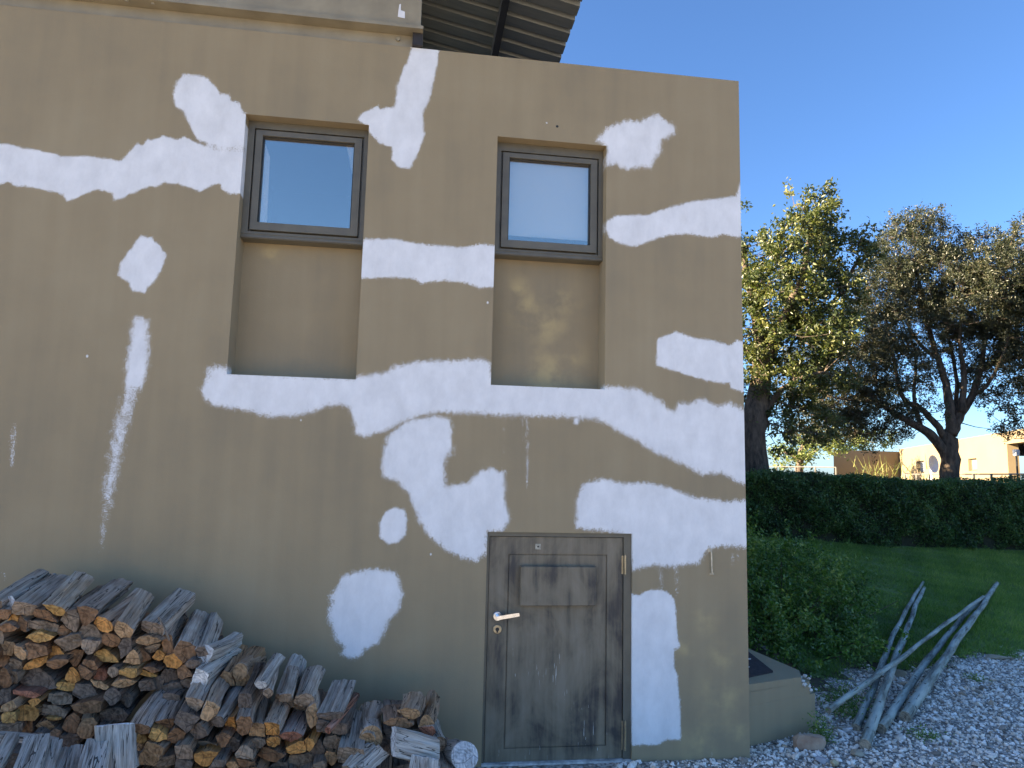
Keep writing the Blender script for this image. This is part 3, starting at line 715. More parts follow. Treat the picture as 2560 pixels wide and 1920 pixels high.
# edge x from the crossing with the parapet line at the roof plane z = ZR0 - RM*x
e_ = [ray(1452, 0), ray(1403, 155)]
ts = [(ZR0-CAM[2])/(dd[2]+RM*dd[0]) for dd in e_]
XEDGE = float(np.mean([(CAM+t*dd)[0] for t, dd in zip(ts, e_)]))
b = MB(); V = []; prof = []; y = -1.2
rngp = random.Random(3)
while y < 11:
    prof += [(y, 0), (y+.118, 0), (y+.132, .030), (y+.158, .030)]; y += PITCH_R
xsr = [-14, -6, -2, 0, XEDGE-.5, XEDGE]
prof = np.array(prof); V = []
for x in xsr:
    for (yy, h) in prof: V.append((x, yy, ZR0-RM*x+h))
for x in xsr:
    for (yy, h) in prof: V.append((x, yy, ZR0-RM*x+h+.0015))
n = len(prof); m_ = len(xsr); Fs = []
for s in (0, 1):
    for i in range(m_-1):
        for k in range(n-1):
            f_ = (s*m_*n+i*n+k, s*m_*n+(i+1)*n+k, s*m_*n+(i+1)*n+k+1, s*m_*n+i*n+k+1); Fs.append(f_ if s else f_[::-1])
for k in range(n-1): Fs.append(((m_-1)*n+k, (2*m_-1)*n+k, (2*m_-1)*n+k+1, (m_-1)*n+k+1))
b.add(V, Fs); hp(b.build('corrugated_roof', M['roof_sheet']))
for k in range(8):
    yl = -1.2+.125+PITCH_R*(4*k+1)
b = MB()
XP = float(np.mean([(CAM+(ZR0-.06-CAM[2])/(dd[2]+RM*dd[0])*dd)[0] for dd in (ray(1262, 0), ray(1238, 130))]))
for xp in (XP, XP-1.15, XP-2.3):
    z = ZR0-RM*xp; b.box(xp-.028, xp+.028, -1.15, 10.9, z-.105, z-.006)
    if xp == XP: b.box(xp-.028, xp+.012, -1.15, 10.9, z-.112, z-.1055)
hp(b.build('purlin', M['steel_dark']))
b = MB(); b.box(-30, XE-.05, 1.2, 9.5, 4.06, 5.1); hp(b.build('clerestory', M['beam_paint']))

# ================================================================== FIREWOOD: every log is a thing of its own
WOODC = {'o': (.56, .27, .08), 'b': (.26, .145, .075), 'd': (.17, .13, .10), 't': (.40, .25, .13), 'g': (.28, .205, .14), 'w': (.55, .55, .54), 'y': (.48, .28, .095), 'r': (.32, .14, .085)}
WORD = {'o': 'bright orange', 'b': 'brown', 'd': 'dark grey-brown', 't': 'tan', 'g': 'grey-brown', 'w': 'weathered pale grey', 'y': 'ochre yellow', 'r': 'reddish brown'}
SHW = {'w': 'wedge-shaped', 'q': 'squarish', 'l': 'flat lens-shaped', 'r': 'round', 't': 'three-sided', 'p': 'thin plank-like', 'h': 'half-round'}
def shape_poly(sh, w_, h_, rot, rnd):
    P = []
    if sh in ('w', 't'):
        a0 = rnd.uniform(-.3, .3); ks = [(-.5, -.05), (-.38, .38), (.1, .5), (.45, .25), (.5, -.15), (.15, -.42), (-.1, -.5)] if rnd.random() < .5 else [(-.5, .15), (-.1, .46), (.35, .42), (.5, .0), (.3, -.4), (-.15, -.5), (-.42, -.25)]
        if sh == 't': ks = [(-.5, -.35), (-.25, .2), (.0, .5), (.15, .48), (.35, .05), (.5, -.4), (.05, -.5)]
        P = [(x*w_, y*h_) for x, y in ks]
    elif sh == 'q':
        P = [(-.47*w_, -.40*h_), (-.5*w_, .1*h_), (-.44*w_, .46*h_), (.0, .5*h_), (.46*w_, .42*h_), (.5*w_, 0), (.43*w_, -.47*h_), (0, -.5*h_)]
    elif sh == 'p':
        P = [(-.5*w_, -.40*h_), (-.49*w_, .4*h_), (0, .5*h_), (.5*w_, .42*h_), (.49*w_, -.4*h_), (0, -.46*h_)]
    elif sh == 'l':
        P = [(-.5*w_, -.05*h_), (-.3*w_, .36*h_), (0, .5*h_), (.3*w_, .38*h_), (.5*w_, .05*h_), (.28*w_, -.38*h_), (-.05*w_, -.5*h_), (-.33*w_, -.34*h_)]
    elif sh == 'h':
        P = [(-.5*w_, .3*h_), (0, .42*h_), (.5*w_, .3*h_)]+[(.5*w_*math.cos(a), .3*h_+.8*h_*math.sin(a)) for a in np.linspace(-.25, -math.pi+.25, 7)]
    else:
        P = [(.5*w_*math.cos(a), .5*h_*math.sin(a)) for a in np.linspace(0, 2*math.pi, 19)[:-1]]
    c, s = math.cos(rot), math.sin(rot)
    return [(c*x-s*y, s*x+c*y) for x, y in P]
def clip(poly, px, py, nx_, ny_):            # keep (p-p0).n <= 0
    out = []; n = len(poly)
    for i in range(n):
        a, b = poly[i], poly[(i+1) % n]
        da = (a[0]-px)*nx_+(a[1]-py)*ny_; db = (b[0]-px)*nx_+(b[1]-py)*ny_
        if da <= 0: out.append(a)
        if (da < 0) != (db < 0) and abs(da-db) > 1e-12:
            t = da/(da-db); out.append((a[0]+t*(b[0]-a[0]), a[1]+t*(b[1]-a[1])))
    return out
def resample(poly, step, jit, rnd):
    out = []; n = len(poly)
    for i in range(n):
        a, b = poly[i], poly[(i+1) % n]; L = math.hypot(b[0]-a[0], b[1]-a[1]); k = max(1, int(round(L/step)))
        for q in range(k):
            t = q/k; x, y = a[0]+t*(b[0]-a[0]), a[1]+t*(b[1]-a[1])
            j = jit if q else jit*.3
            out.append((x+rnd.uniform(-j, j), y+rnd.uniform(-j, j)))
    return out
def log_mesh(poly2d, length, rnd, round_=False, taper=.0, rough=.0048, rings=8):
    """poly2d in metres around (0,0) in local XZ; the front end at local Y=0"""
    P = resample(poly2d, .016, .0006 if round_ else .0030, rnd); n = len(P); V = []; Fs = []; mi = []
    A = sum(P[i][0]*P[(i+1) % n][1]-P[(i+1) % n][0]*P[i][1] for i in range(n))
    if A < 0: P = P[::-1]
    groove = [rnd.uniform(-1, 1)*rough*(.5 if round_ else 1) for _ in P]
    bx1, bz1, ph = rnd.uniform(-.012, .012), rnd.uniform(-.010, .010), rnd.uniform(0, 6)
    tw = rnd.uniform(-.16, .16); sk1, sk2 = rnd.uniform(-.28, .28), rnd.uniform(-.28, .28)
    for k in range(rings+1):
        t = k/rings; y = t*length; sc = 1-taper*t
        cx, cz = bx1*math.sin(math.pi*t), bz1*math.sin(math.pi*t); c, s = math.cos(tw*t), math.sin(tw*t)
        for i, (x, z) in enumerate(P):
            r_ = math.hypot(x, z)+1e-6; g_ = 0 if k == 0 else groove[i]*(.6+.8*math.sin(ph+i*1.7+t*3))+rnd.uniform(-1, 1)*rough*.25
            f_ = sc*(1+g_/r_*1.0); X_, Z_ = x*f_, z*f_
            yy = y+(0 if 0 < k < rings else rnd.uniform(-.003, .003)+(x*sk1+z*sk2))
            V.append((c*X_-s*Z_+cx, yy, s*X_+c*Z_+cz))
    for k in range(rings):
        for i in range(n):
            j = (i+1) % n; Fs.append((k*n+i, k*n+j, (k+1)*n+j, (k+1)*n+i)); mi.append(0)
    # slightly broken ends: an inner ring and a centre
    for (b0, yy, sgn) in ((0, 0.0, 1), (rings*n, length, -1)):
        c0 = len(V); m0 = np.mean(V[b0:b0+n], 0)
        for i in range(n):
            p = np.array(V[b0+i]); q = m0+(p-m0)*.62; q[1] = p[1]*.5+m0[1]*.5-sgn*rnd.uniform(-.001, .004); V.append(tuple(q))
        V.append((m0[0], m0[1]-sgn*rnd.uniform(-.002, .005), m0[2]))
        for i in range(n):
            j = (i+1) % n
            f1, f2 = (b0+j, b0+i, c0+i, c0+j), (c0+j, c0+i, c0+n)
            if sgn < 0: f1, f2 = f1[::-1], f2[::-1]
            Fs += [f1, f2]; mi += [1, 1]
    return V, Fs, mi
def add_log(name, poly2d, origin, axis, length, col, grey, label, seed, round_=False, taper=0., group='firewood logs stacked against the wall', cat='log'):
    rnd = random.Random(seed); V, Fs, mi = log_mesh(poly2d, length, rnd, round_, taper)
    me = bpy.data.meshes.new(name); me.from_pydata(V, [], [f[::-1] for f in Fs])
    me.materials.append(M['log_side']); me.materials.append(M['log_end']); me.polygons.foreach_set('material_index', mi)
    me.polygons.foreach_set('use_smooth', [bool(round_) and m_ == 0 for m_ in mi]); me.update()
    o = bpy.data.objects.new(name, me); link(o)
    y = Vector(axis).normalized(); x = y.cross(Vector((0, 0, 1))).normalized(); z = x.cross(y)
    o.matrix_world = Matrix(((x.x, y.x, z.x, origin[0]), (x.y, y.y, z.y, origin[1]), (x.z, y.z, z.z, origin[2]), (0, 0, 0, 1)))
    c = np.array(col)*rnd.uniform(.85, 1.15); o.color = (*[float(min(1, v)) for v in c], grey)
    return tag(o, label, cat, group)

T1 = (0, 1420, 6.636); T2 = (300, 1420, 6.636); T3 = (0, 1670, 6.636); T4 = (300, 1670, 6.636); T5 = (600, 1630, 5.72); T6 = (870, 1630, 5.72)
# (tile, zx, zy, zw, zh, colour, shape, rot deg, top?, note)   rear stack
LA = [
 (T1,-90,620,240,210,'g','q',-8,1,''),(T1,150,560,220,180,'w','w',15,1,''),(T1,-120,880,260,240,'b','w',0,0,''),(T1,-120,1150,260,220,'g','q',0,0,''),(T1,-130,1420,240,240,'b','w',0,0,''),(T3,-110,60,240,240,'t','w',0,0,''),(T3,-120,330,240,230,'g','q',0,0,''),(T3,-120,600,260,220,'b','l',0,0,''),(T3,-120,850,260,220,'d','q',0,0,''),
 (T1,60,770,230,160,'b','q',0,1,''),(T1,400,690,290,220,'g','q',-18,1,''),(T1,215,880,170,200,'o','w',20,0,'splintered'),(T1,370,930,180,260,'b','w',35,1,''),(T1,120,990,330,170,'b','w',0,0,''),
 (T1,900,690,400,190,'y','w',-22,1,''),(T1,770,790,360,170,'b','q',-5,0,''),(T1,720,965,520,150,'g','p',-6,0,''),(T1,660,1150,560,170,'y','l',8,0,''),(T1,1190,880,330,330,'g','t',200,0,''),
 (T1,1450,800,320,260,'b','t',170,1,''),(T1,1060,1050,220,210,'b','w',0,0,''),(T1,1710,940,440,240,'o','l',-18,1,''),(T1,1520,1100,360,270,'g','q',-18,0,''),(T1,2040,1040,330,280,'t','q',-25,1,''),
 (T1,1850,1190,310,210,'b','h',-8,0,''),(T1,1120,1230,480,250,'g','w',5,0,''),(T1,110,1340,330,250,'t','w',-25,0,'curled'),(T1,320,1400,330,220,'t','w',-42,0,'curled'),(T1,580,1370,300,270,'b','q',15,0,''),
 (T1,935,1420,320,210,'o','q',0,0,''),(T1,1250,1490,260,260,'b','t',185,0,''),(T1,1500,1290,300,280,'g','w',0,0,'white-topped'),(T1,1720,1450,520,200,'y','t',0,0,''),(T1,2070,1330,220,330,'d','q',10,0,''),
 (T1,60,1530,200,200,'b','w',0,0,''),(T1,250,1610,260,230,'g','q',20,0,''),(T1,620,1570,470,140,'o','l',22,0,''),(T1,940,1590,420,190,'b','t',180,0,''),(T1,1500,1600,270,140,'b','q',-5,0,''),
 (T2,540,1000,420,230,'g','q',-6,1,''),(T2,465,1205,370,150,'t','l',0,0,''),(T2,210,1480,300,230,'t','t',0,0,''),(T2,400,1440,250,210,'b','q',30,0,''),(T2,510,1350,300,120,'g','p',15,0,''),
 (T2,640,1450,230,170,'o','l',10,0,''),(T2,790,1290,150,310,'b','q',5,1,''),(T2,1080,1400,360,320,'b','q',-30,1,''),(T2,880,1540,330,250,'o','w',-20,0,''),(T2,1370,1430,170,250,'d','q',25,1,''),(T2,1200,1600,260,170,'d','w',10,0,''),
 (T3,90,170,190,400,'b','w',-10,0,''),(T3,235,140,180,270,'g','w',12,0,''),(T3,560,220,700,320,'d','t',12,0,''),(T3,1190,130,270,210,'o','t',20,0,''),(T3,1100,310,300,160,'y','q',-4,0,''),
 (T3,1420,80,270,190,'b','q',-12,0,''),(T3,1660,120,205,205,'r','r',0,0,''),(T3,1880,70,180,160,'g','w',0,0,''),(T3,2130,80,330,160,'y','w',0,0,''),(T3,1640,275,420,110,'t','l',-15,0,''),
 (T3,2060,255,400,150,'t','l',3,0,''),(T3,1440,410,580,250,'d','w',-8,0,''),(T3,1860,480,280,290,'d','w',0,0,''),(T3,90,480,260,290,'d','w',10,0,''),(T3,480,430,780,110,'r','l',-3,0,''),
 (T3,990,505,420,200,'g','q',0,0,''),(T3,550,570,310,150,'o','t',180,0,''),(T3,150,640,330,180,'t','l',25,0,''),(T3,460,740,400,210,'o','q',-5,0,''),(T3,150,830,290,220,'y','w',0,0,''),
 (T3,880,720,580,180,'g','l',-10,0,''),(T3,1480,650,520,200,'b','w',0,0,''),(T3,1870,790,600,270,'d','w',12,0,''),(T3,870,840,260,70,'y','p',3,0,''),(T3,1430,1010,330,310,'t','w',30,0,''),
 (T3,1190,930,340,290,'b','w',35,0,''),(T3,770,950,450,190,'t','l',15,0,''),(T3,900,1090,290,160,'g','t',0,0,''),(T3,470,1020,240,230,'b','q',20,0,''),(T3,150,980,400,170,'g','q',5,0,''),(T3,1160,1190,440,240,'d','h',0,0,''),(T3,1660,1080,180,180,'d','q',0,0,''),(T3,620,1130,300,110,'d','q',0,0,''),
 (T4,460,100,380,110,'y','l',-18,0,''),(T4,500,30,300,90,'b','l',-10,0,''),(T4,830,130,240,230,'d','r',0,0,''),(T4,1060,80,270,220,'b','q',-20,0,''),(T4,450,290,240,180,'d','q',10,0,''),(T4,640,250,170,200,'d','q',0,0,''),
 (T4,890,330,360,190,'d','h',0,0,''),(T4,1120,250,300,160,'d','q',0,0,''),(T4,1325,195,165,240,'w','q',-8,1,''),(T4,1800,190,280,250,'t','w',-25,0,''),(T4,1980,150,320,270,'t','w',-10,0,''),(T4,850,560,260,240,'d','q',0,0,''),(T4,100,520,200,250,'d','w',20,0,''),
]
LB = [
 (T4,340,1010,440,170,'b','l',0,1,''),(T4,765,950,280,250,'b','t',180,1,''),(T4,1120,900,360,290,'d','q',-28,0,''),(T4,1290,1050,290,270,'d','q',30,0,''),(T4,920,1120,290,280,'b','q',-28,0,''),
 (T4,1240,620,340,290,'g','t',175,1,''),(T4,1480,720,250,290,'t','q',-28,1,'speckled'),(T4,1620,880,240,200,'d','w',0,1,''),(T4,2050,950,270,330,'b','w',0,1,''),(T4,1850,960,180,340,'o','w',-15,0,'bark-covered'),
 (T4,1475,1280,380,190,'g','h',0,0,''),(T4,1720,1190,290,260,'b','w',0,0,''),(T4,1860,1270,260,260,'d','w',0,0,''),(T4,610,1110,330,220,'y','w',-10,0,''),(T4,350,1190,190,120,'y','w',0,0,''),
 (T4,520,1430,520,400,'t','w',35,0,'swirl-grained'),(T4,1060,1400,280,270,'g','q',8,0,''),(T4,1440,1490,340,250,'o','w',-10,0,''),(T4,1050,1610,290,170,'d','q',0,0,''),(T4,740,1560,330,170,'g','q',10,1,''),
 (T4,2080,1460,300,390,'g','w',25,0,''),(T4,1880,1620,250,140,'t','r',0,0,''),(T4,1600,1600,260,160,'d','q',0,0,''),(T4,330,1320,160,110,'t','w',0,0,''),
 (T5,250,1120,230,220,'t','q',0,1,''),(T5,455,1110,220,210,'o','q',-5,1,''),(T5,235,1310,370,150,'g','l',5,0,''),(T5,465,1290,240,180,'o','w',25,0,''),(T5,745,1220,340,180,'r','l',-20,1,''),
 (T5,815,1360,350,220,'o','h',0,0,''),(T5,985,1330,170,200,'o','w',20,0,''),(T5,1110,1420,210,320,'d','q',10,0,''),(T5,1330,1320,260,230,'g','w',0,0,''),(T5,1290,1500,200,260,'t','w',15,0,'bark-covered'),
 (T5,430,1470,560,180,'b','l',-8,0,'bark-covered'),(T5,840,1560,320,190,'g','q',0,0,''),(T5,550,1630,270,120,'d','q',0,0,''),(T5,1140,1620,180,130,'g','w',0,0,''),(T5,1600,1450,290,180,'b','q',12,1,''),
 (T5,1830,1245,200,180,'t','r',0,1,''),(T5,60,1560,350,220,'b','w',-20,0,''),
 (T5,300,470,190,140,'w','w',0,1,''),(T5,400,590,140,150,'g','w',0,1,''),(T5,650,660,150,120,'g','q',0,1,''),(T5,920,690,270,210,'g','w',0,1,''),(T5,1290,920,330,170,'d','h',0,1,''),(T5,1030,900,150,300,'t','w',5,1,'ragged'),
 (T5,70,700,180,200,'d','q',0,0,''),(T5,1230,1060,260,200,'d','q',0,0,''),(T5,1420,1100,220,190,'d','q',0,0,''),
 (T6,870,880,330,190,'t','w',-12,0,'rough-barked'),(T6,740,1015,490,160,'b','l',-12,0,'ragged'),(T6,1110,990,230,170,'t','t',10,0,''),(T6,1130,1130,230,190,'r','r',0,1,''),(T6,720,1200,420,200,'d','q',0,0,''),(T6,1010,1230,260,200,'d','q',0,0,''),(T6,560,1330,200,240,'d','q',0,0,''),
]
LENR = {}
def stack(L, where, yfun, seed0, floor_z, extra):
    items = []
    for (T, zx, zy, zw, zh, col, sh, rot, top, note) in L:
        k = T[2]; items.append([T[0]+zx/k, T[1]+zy/k, zw/k, zh/k, col, sh, rot, top, note])
    items += extra
    # name the course each log lies in (28 px per course along the sloping top)
    byc = {}
    for i, it in enumerate(items):
        byc.setdefault(int((it[1]-min(a[1] for a in items))//34), []).append(i)
    ordi = ['first','second','third','fourth','fifth','sixth','seventh','eighth','ninth','tenth','eleventh','twelfth','thirteenth','fourteenth','fifteenth','sixteenth','seventeenth','eighteenth','nineteenth','twentieth']
    pos = {}
    for c_, (cc, ids) in enumerate(sorted(byc.items())):
        for q, i in enumerate(sorted(ids, key=lambda i: items[i][0])): pos[i] = (c_, q)
    for i, (x, y, w_, h_, col, sh, rot, top, note) in enumerate(items):
        rnd = random.Random(seed0+i)
        gs = rnd.uniform(1.0, 1.26); P = [(x+a*gs, y-b*gs) for a, b in shape_poly(sh, w_, h_, R(rot), rnd)]
        for j, it in enumerate(items):
            if j == i: continue
            dx, dy = it[0]-x, it[1]-y; L_ = math.hypot(dx, dy)
            if L_ > 130 or L_ < 1e-3: continue
            nx_, ny_ = dx/L_, dy/L_
            r1 = .5*math.hypot(w_*nx_, h_*ny_); r2 = .5*math.hypot(it[2]*nx_, it[3]*ny_)
            if r1+r2 < L_*.95: continue
            t = L_*r1/(r1+r2)-.8; P = clip(P, x+nx_*t, y+ny_*t, nx_, ny_)
            if len(P) < 3: break
        if len(P) < 3: continue
        Y = yfun(x, y)+rnd.uniform(-.045, .05)-(.02 if top else 0)
        W3 = np.array([at(a, b, Y) for a, b in P]); c0 = W3.mean(0)
        p2 = [(q[0]-c0[0], q[2]-c0[2]) for q in W3]
        if c0[2] < .045: continue
        length = rnd.uniform(.34, .40)*(.5 if note in ('rough-barked', 'ragged') or (x > 990 and top) else (.80 if where == 'front' and top else 1))
        ax = (rnd.uniform(-.13, .13), 1, .08+rnd.uniform(-.06, .08)+(.10 if top else 0))
        c_, q = pos[i]
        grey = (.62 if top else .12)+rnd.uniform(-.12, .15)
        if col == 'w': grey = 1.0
        lab = f"{(note+' ') if note else ''}{WORD[col]} {SHW[sh]} log, {ordi[q]} from left in {ordi[min(c_, 19)]} course of {where} stack"
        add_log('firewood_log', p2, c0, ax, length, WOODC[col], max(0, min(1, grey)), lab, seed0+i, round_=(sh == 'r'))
# hidden supporting rows under the frame, so that the stacks reach the ground
ex = [[20+i*74+(r_ % 2)*30, 1908+r_*56, 74, 56, random.Random(i+r_*9).choice('bdg'), random.Random(i*3+r_).choice('qwl'), random.Random(i+r_).uniform(-15, 15), 0, ''] for r_ in range(6) for i in range(-1, 6)]
stack(LA, 'rear', lambda x, y: -.55, 100, 0, ex)
ex = [[300+i*80+(r_ % 2)*34, 1944+r_*56, 80, 56, random.Random(i+r_*7).choice('bdg'), random.Random(i*5+r_).choice('qwl'), random.Random(i+r_).uniform(-15, 15), 0, ''] for r_ in range(5) for i in range(11)]
stack(LB, 'front', lambda x, y: float(np.interp(x, [280, 600, 700, 1100], [-.74, -.72, -.60, -.52])), 400, 0, ex)

# front left: tops of the logs of the nearest row, their front ends below the photograph's edge
def log_between(p0, p1, w_, h_, col, grey, label, seed, sh='q', name='firewood_log', round_=False, rot=0, taper=0, group='firewood logs stacked against the wall', cat='log'):
    rnd = random.Random(seed); p0 = np.array(p0); p1 = np.array(p1); ax = p1-p0; L = float(np.linalg.norm(ax))
    return add_log(name, shape_poly(sh, w_, h_, R(rot), rnd), p0, ax, L, WOODC[col], grey, label, seed, round_, taper, group, cat)
CR = [((-40,1935),(30,1845),.055,.05,'g'),((40,1985),(92,1852),.10,.06,'w'),((105,1990),(140,1862),.05,.05,'t'),((100,2030),(150,1880),.085,.05,'g'),((165,2000),(190,1875),.05,.04,'w'),((200,1995),(225,1862),.035,.05,'t'),((215,2020),(248,1864),.09,.06,'w')]
for i, (a, b_, w_, h_, col) in enumerate(CR):
    q = at(b_[0], b_[1], -.86); d0 = ray(*a); q0 = CAM+(-1.26-CY)/d0[1]*d0; q0[2] = q[2]-.05
    log_between(q0, q, w_, h_, col, .95, f"{WORD[col]} log seen from above in the nearest row, {['first','second','third','fourth','fifth','sixth','seventh'][i]} from the left edge", 800+i, 'q')
q = at(-30, 1838, -.80); q1 = at(140, 1858, -.80)
log_between(q, q1, .05, .03, 'w', 1., 'thin weathered grey plank lying across behind the nearest row of logs', 820, 'p', name='wood_plank')
for i in range(24):                                            # the row's lower logs, outside the picture
    x_ = -2.62+.15*(i % 6); z_ = .065+.115*(i//6)
    log_between((x_, -1.27, z_), (x_+.01, -.90, z_+.02), .148, .112, random.Random(i).choice('bdg'), .5, f"{['first','second','third','fourth','fifth','sixth'][i % 6]} log from left in the {['bottom','second','third','fourth'][i//6]} course of the nearest row", 830+i, 'q')
# single pieces with a look of their own
q0, q1 = at(286, 2005, -.93), at(287, 1812, -.82)
log_between(q0, q1, .145, .06, 'w', .92, 'upright pale grey split plank leaning between the two firewood stacks', 850, 'p')
q0, q1 = at(332, 1920, -.83), at(330, 1815, -.74)
log_between(q0, q1, .05, .03, 'w', 1., 'flaking white bark slab beside the upright grey plank', 851, 'w', name='bark_slab')
q0, q1 = at(820, 1826, -.66), at(893, 1738, -.40)
log_between(q0, q1, .036, .032, 'r', .1, 'slim reddish brown stick poking up out of the front stack', 852, 'r', name='wood_stick', round_=True, taper=.15)
q0, q1 = at(600, 1679, -.52), at(650, 1648, -.12)
log_between(q0, q1, .075, .075, 't', .25, 'round brown log with a pale bark ring resting behind the front stack', 853, 'r', round_=True)
q0, q1 = at(709, 1755, -.52), at(745, 1655, -.16)
log_between(q0, q1, .10, .09, 'g', .95, 'tall gnarled grey log standing up at the top of the front stack', 854, 'w')
q0, q1 = at(752, 1760, -.48), at(770, 1688, -.14)
log_between(q0, q1, .09, .08, 'g', .6, 'brown-grey log leaning beside the tall gnarled one', 855, 'w')
q0, q1 = at(828, 1800, -.50), at(832, 1750, -.14)
log_between(q0, q1, .135, .12, 'g', .6, 'thick upright round log with mottled grey-green bark', 856, 'r', round_=True, taper=.1)
q0, q1 = at(877, 1890, -.66), at(893, 1795, -.30)
log_between(q0, q1, .125, .09, 'g', .95, 'long pale grey split log standing up beside the white-barked one', 857, 'q')
q0, q1 = at(927, 1846, -.58), at(920, 1783, -.18)
log_between(q0, q1, .112, .11, 't', 1., 'smooth round log with white bark and a brown end', 858, 'r', round_=True)
q0, q1 = at(984, 1853, -.66), at(1092, 1882, -.60)
log_between(q0, q1, .07, .125, 'w', 1., 'bleached blue-grey log lying crosswise at the right of the stack', 859, 'q', rot=15)
q0, q1 = at(900, 1925, -.70), at(952, 1878, -.62)
log_between(q0, q1, .085, .07, 'w', 1., 'pale grey plank-like log with a knot hole near the picture bottom', 860, 'q', rot=20)
q0, q1 = at(868, 1925, -.72), at(932, 1868, -.60)
log_between(q0, q1, .06, .05, 'g', .8, 'brown-grey narrow log just behind the knotty plank', 861, 'w')
q0, q1 = at(1060, 1975, -.74), at(1064, 1893, -.68)
log_between(q0, q1, .13, .05, 'w', 1., 'short upright bleached block at the bottom right of the stack', 862, 'p')
q0, q1 = at(1045, 1905, -.66), at(1050, 1880, -.62)
log_between(q0, q1, .10, .04, 't', .2, 'small brown wedge lying on the bleached crosswise log', 863, 't')
q0, q1 = at(1096, 1862, -.36), at(1078, 1812, -.14)
log_between(q0, q1, .095, .09, 'g', .85, 'curved grey-barked round log near the door end of the stack', 864, 'r', round_=True)
q0, q1 = at(1162, 1890, -.44), at(1125, 1884, -.16)
o = log_between(q0, q1, .135, .135, 'w', .55, 'round log with a white sawn end lying beside the door', 865, 'r', round_=True)
o.color = (.62, .62, .62, .5)
for i, (a, b_, w_) in enumerate((((463,1757),(560,1680),.07),((548,1650),(590,1598),.075))):
    pass
q0, q1 = at(499, 1702, -.62), at(585, 1640, -.24)
log_between(q0, q1, .075, .115, 'w', 1., 'bleached white-blue split log lying across the top of the rear stack', 866, 'q', rot=-20)
q0, q1 = at(512, 1640, -.55), at(590, 1605, -.18)
log_between(q0, q1, .06, .10, 'w', .9, 'rough pale grey split log right above the bleached one', 867, 'q', rot=-20)
q0, q1 = at(455, 1590, -.30), at(552, 1572, -.18)
log_between(q0, q1, .02, .05, 'r', .2, 'thin dark brown board propped at the back of the rear stack', 868, 'p', name='wood_board')
q0, q1 = at(440, 1600, -.42), at(530, 1584, -.24)
log_between(q0, q1, .02, .03, 't', .1, 'thin tan batten lying below the dark board', 869, 'p', name='wood_batten')
q0, q1 = at(397, 1545, -.60), at(422, 1600, -.60)
log_between(q0, q1, .006, .006, 't', .6, 'thin straight twig lying over a grey log of the rear stack', 870, 'r', name='twig')

# ================================================================== YARD: planter box, poles, stones
A_ = atz(1876, 1868, 0.0); B_ = atz(2040, 1828, 0.0)
pb = empty('planter_box', (XC, .2, 0), 'low taupe concrete box with a dark soil top and a chipped corner beside the building', 'planter')
fl = np.array([XC+.003, A_[1]-.02]); fr = np.array([B_[0], B_[1]]); 
dn = np.array([fr[1]-fl[1], -(fr[0]-fl[0])]); dn /= -np.linalg.norm(dn)   # backwards
if dn[1] < 0: dn = -dn
H0, H1 = .37, .335
bl = np.array([XC+.003, fl[1]+1.1]); br = fr+np.array([-.12, .75])
rim = .055
def quadbox(b, P, z0, zt, mi=0):
    n = len(P); V = [(p[0], p[1], z0) for p in P]+[(p[0], p[1], z) for p, z in zip(P, zt)]
    b.add(V, [tuple(range(n))[::-1], tuple(range(n, 2*n))]+[(k, (k+1) % n, n+(k+1) % n, n+k) for k in range(n)], mi)
ch = .07
u_ = (fr-fl)/np.linalg.norm(fr-fl); v_ = (br-fr)/np.linalg.norm(br-fr)
b = MB()
# body with chipped corner: three stacked slabs
quadbox(b, [fl, fr, br, bl], -.05, [H0-.13]*4)
quadbox(b, [fl, fr-u_*.05, fr+v_*.05, br, bl], H0-.1295, [H0-.045, H0-.05, H0-.05, H0-.05, H0-.045])
quadbox(b, [fl, fr-u_*.13, fr+v_*.12-u_*.03, br, bl], H0-.0495, [H0, H0-.012, H0-.012, H0-.01, H0])
o = b.build('wall', M['facade'], pb); o.location = -Vector(pb.location)
tag(o, 'taupe painted sides')
b = MB(); c_ = (fl+fr+br+bl)/4
inn = [fl+(c_-fl)*.0+v_*.10, fr-u_*.26+v_*.15, br+(c_-br)*.22, bl+(c_-bl)*.12]
inn[0][0] = XC+.004; inn[3][0] = XC+.004
quadbox(b, inn, H0-.02, [H0+.004]*4); o = b.build('soil_bed', M['dark_soil'], pb); o.location = -Vector(pb.location)
rb = random.Random(5); b = MB()
for k in range(26):
    q = fr-u_*rb.uniform(0, .13)+v_*rb.uniform(0, .1); r_ = rb.uniform(.008, .022); z = H0-rb.uniform(.03, .12)
    V = [(q[0]+r_*IV[m][0]*rb.uniform(.7, 1.3), q[1]+r_*IV[m][1]*rb.uniform(.7, 1.3), z+r_*IV[m][2]*rb.uniform(.5, 1)) for m in range(12)]; b.add(V, [tuple(f) for f in IF])
o = b.build('chipped_corner', M['broken_plaster'], pb); o.location = -Vector(pb.location)
b = MB()
for k in range(9):
    t, s = rb.uniform(.1, .9), rb.uniform(.1, .8); q = inn[0]*(1-t)*(1-s)+inn[1]*t*(1-s)+inn[2]*t*s+inn[3]*(1-t)*s; r_ = rb.uniform(.008, .018)
    V = [(q[0]+r_*1.6*IV[m][0], q[1]+r_*IV[m][1], H0+.008+r_*.3*IV[m][2]) for m in range(12)]; b.add(V, [tuple(f) for f in IF])
o = b.build('paint_flakes', M['broken_plaster'], pb); o.location = -Vector(pb.location)

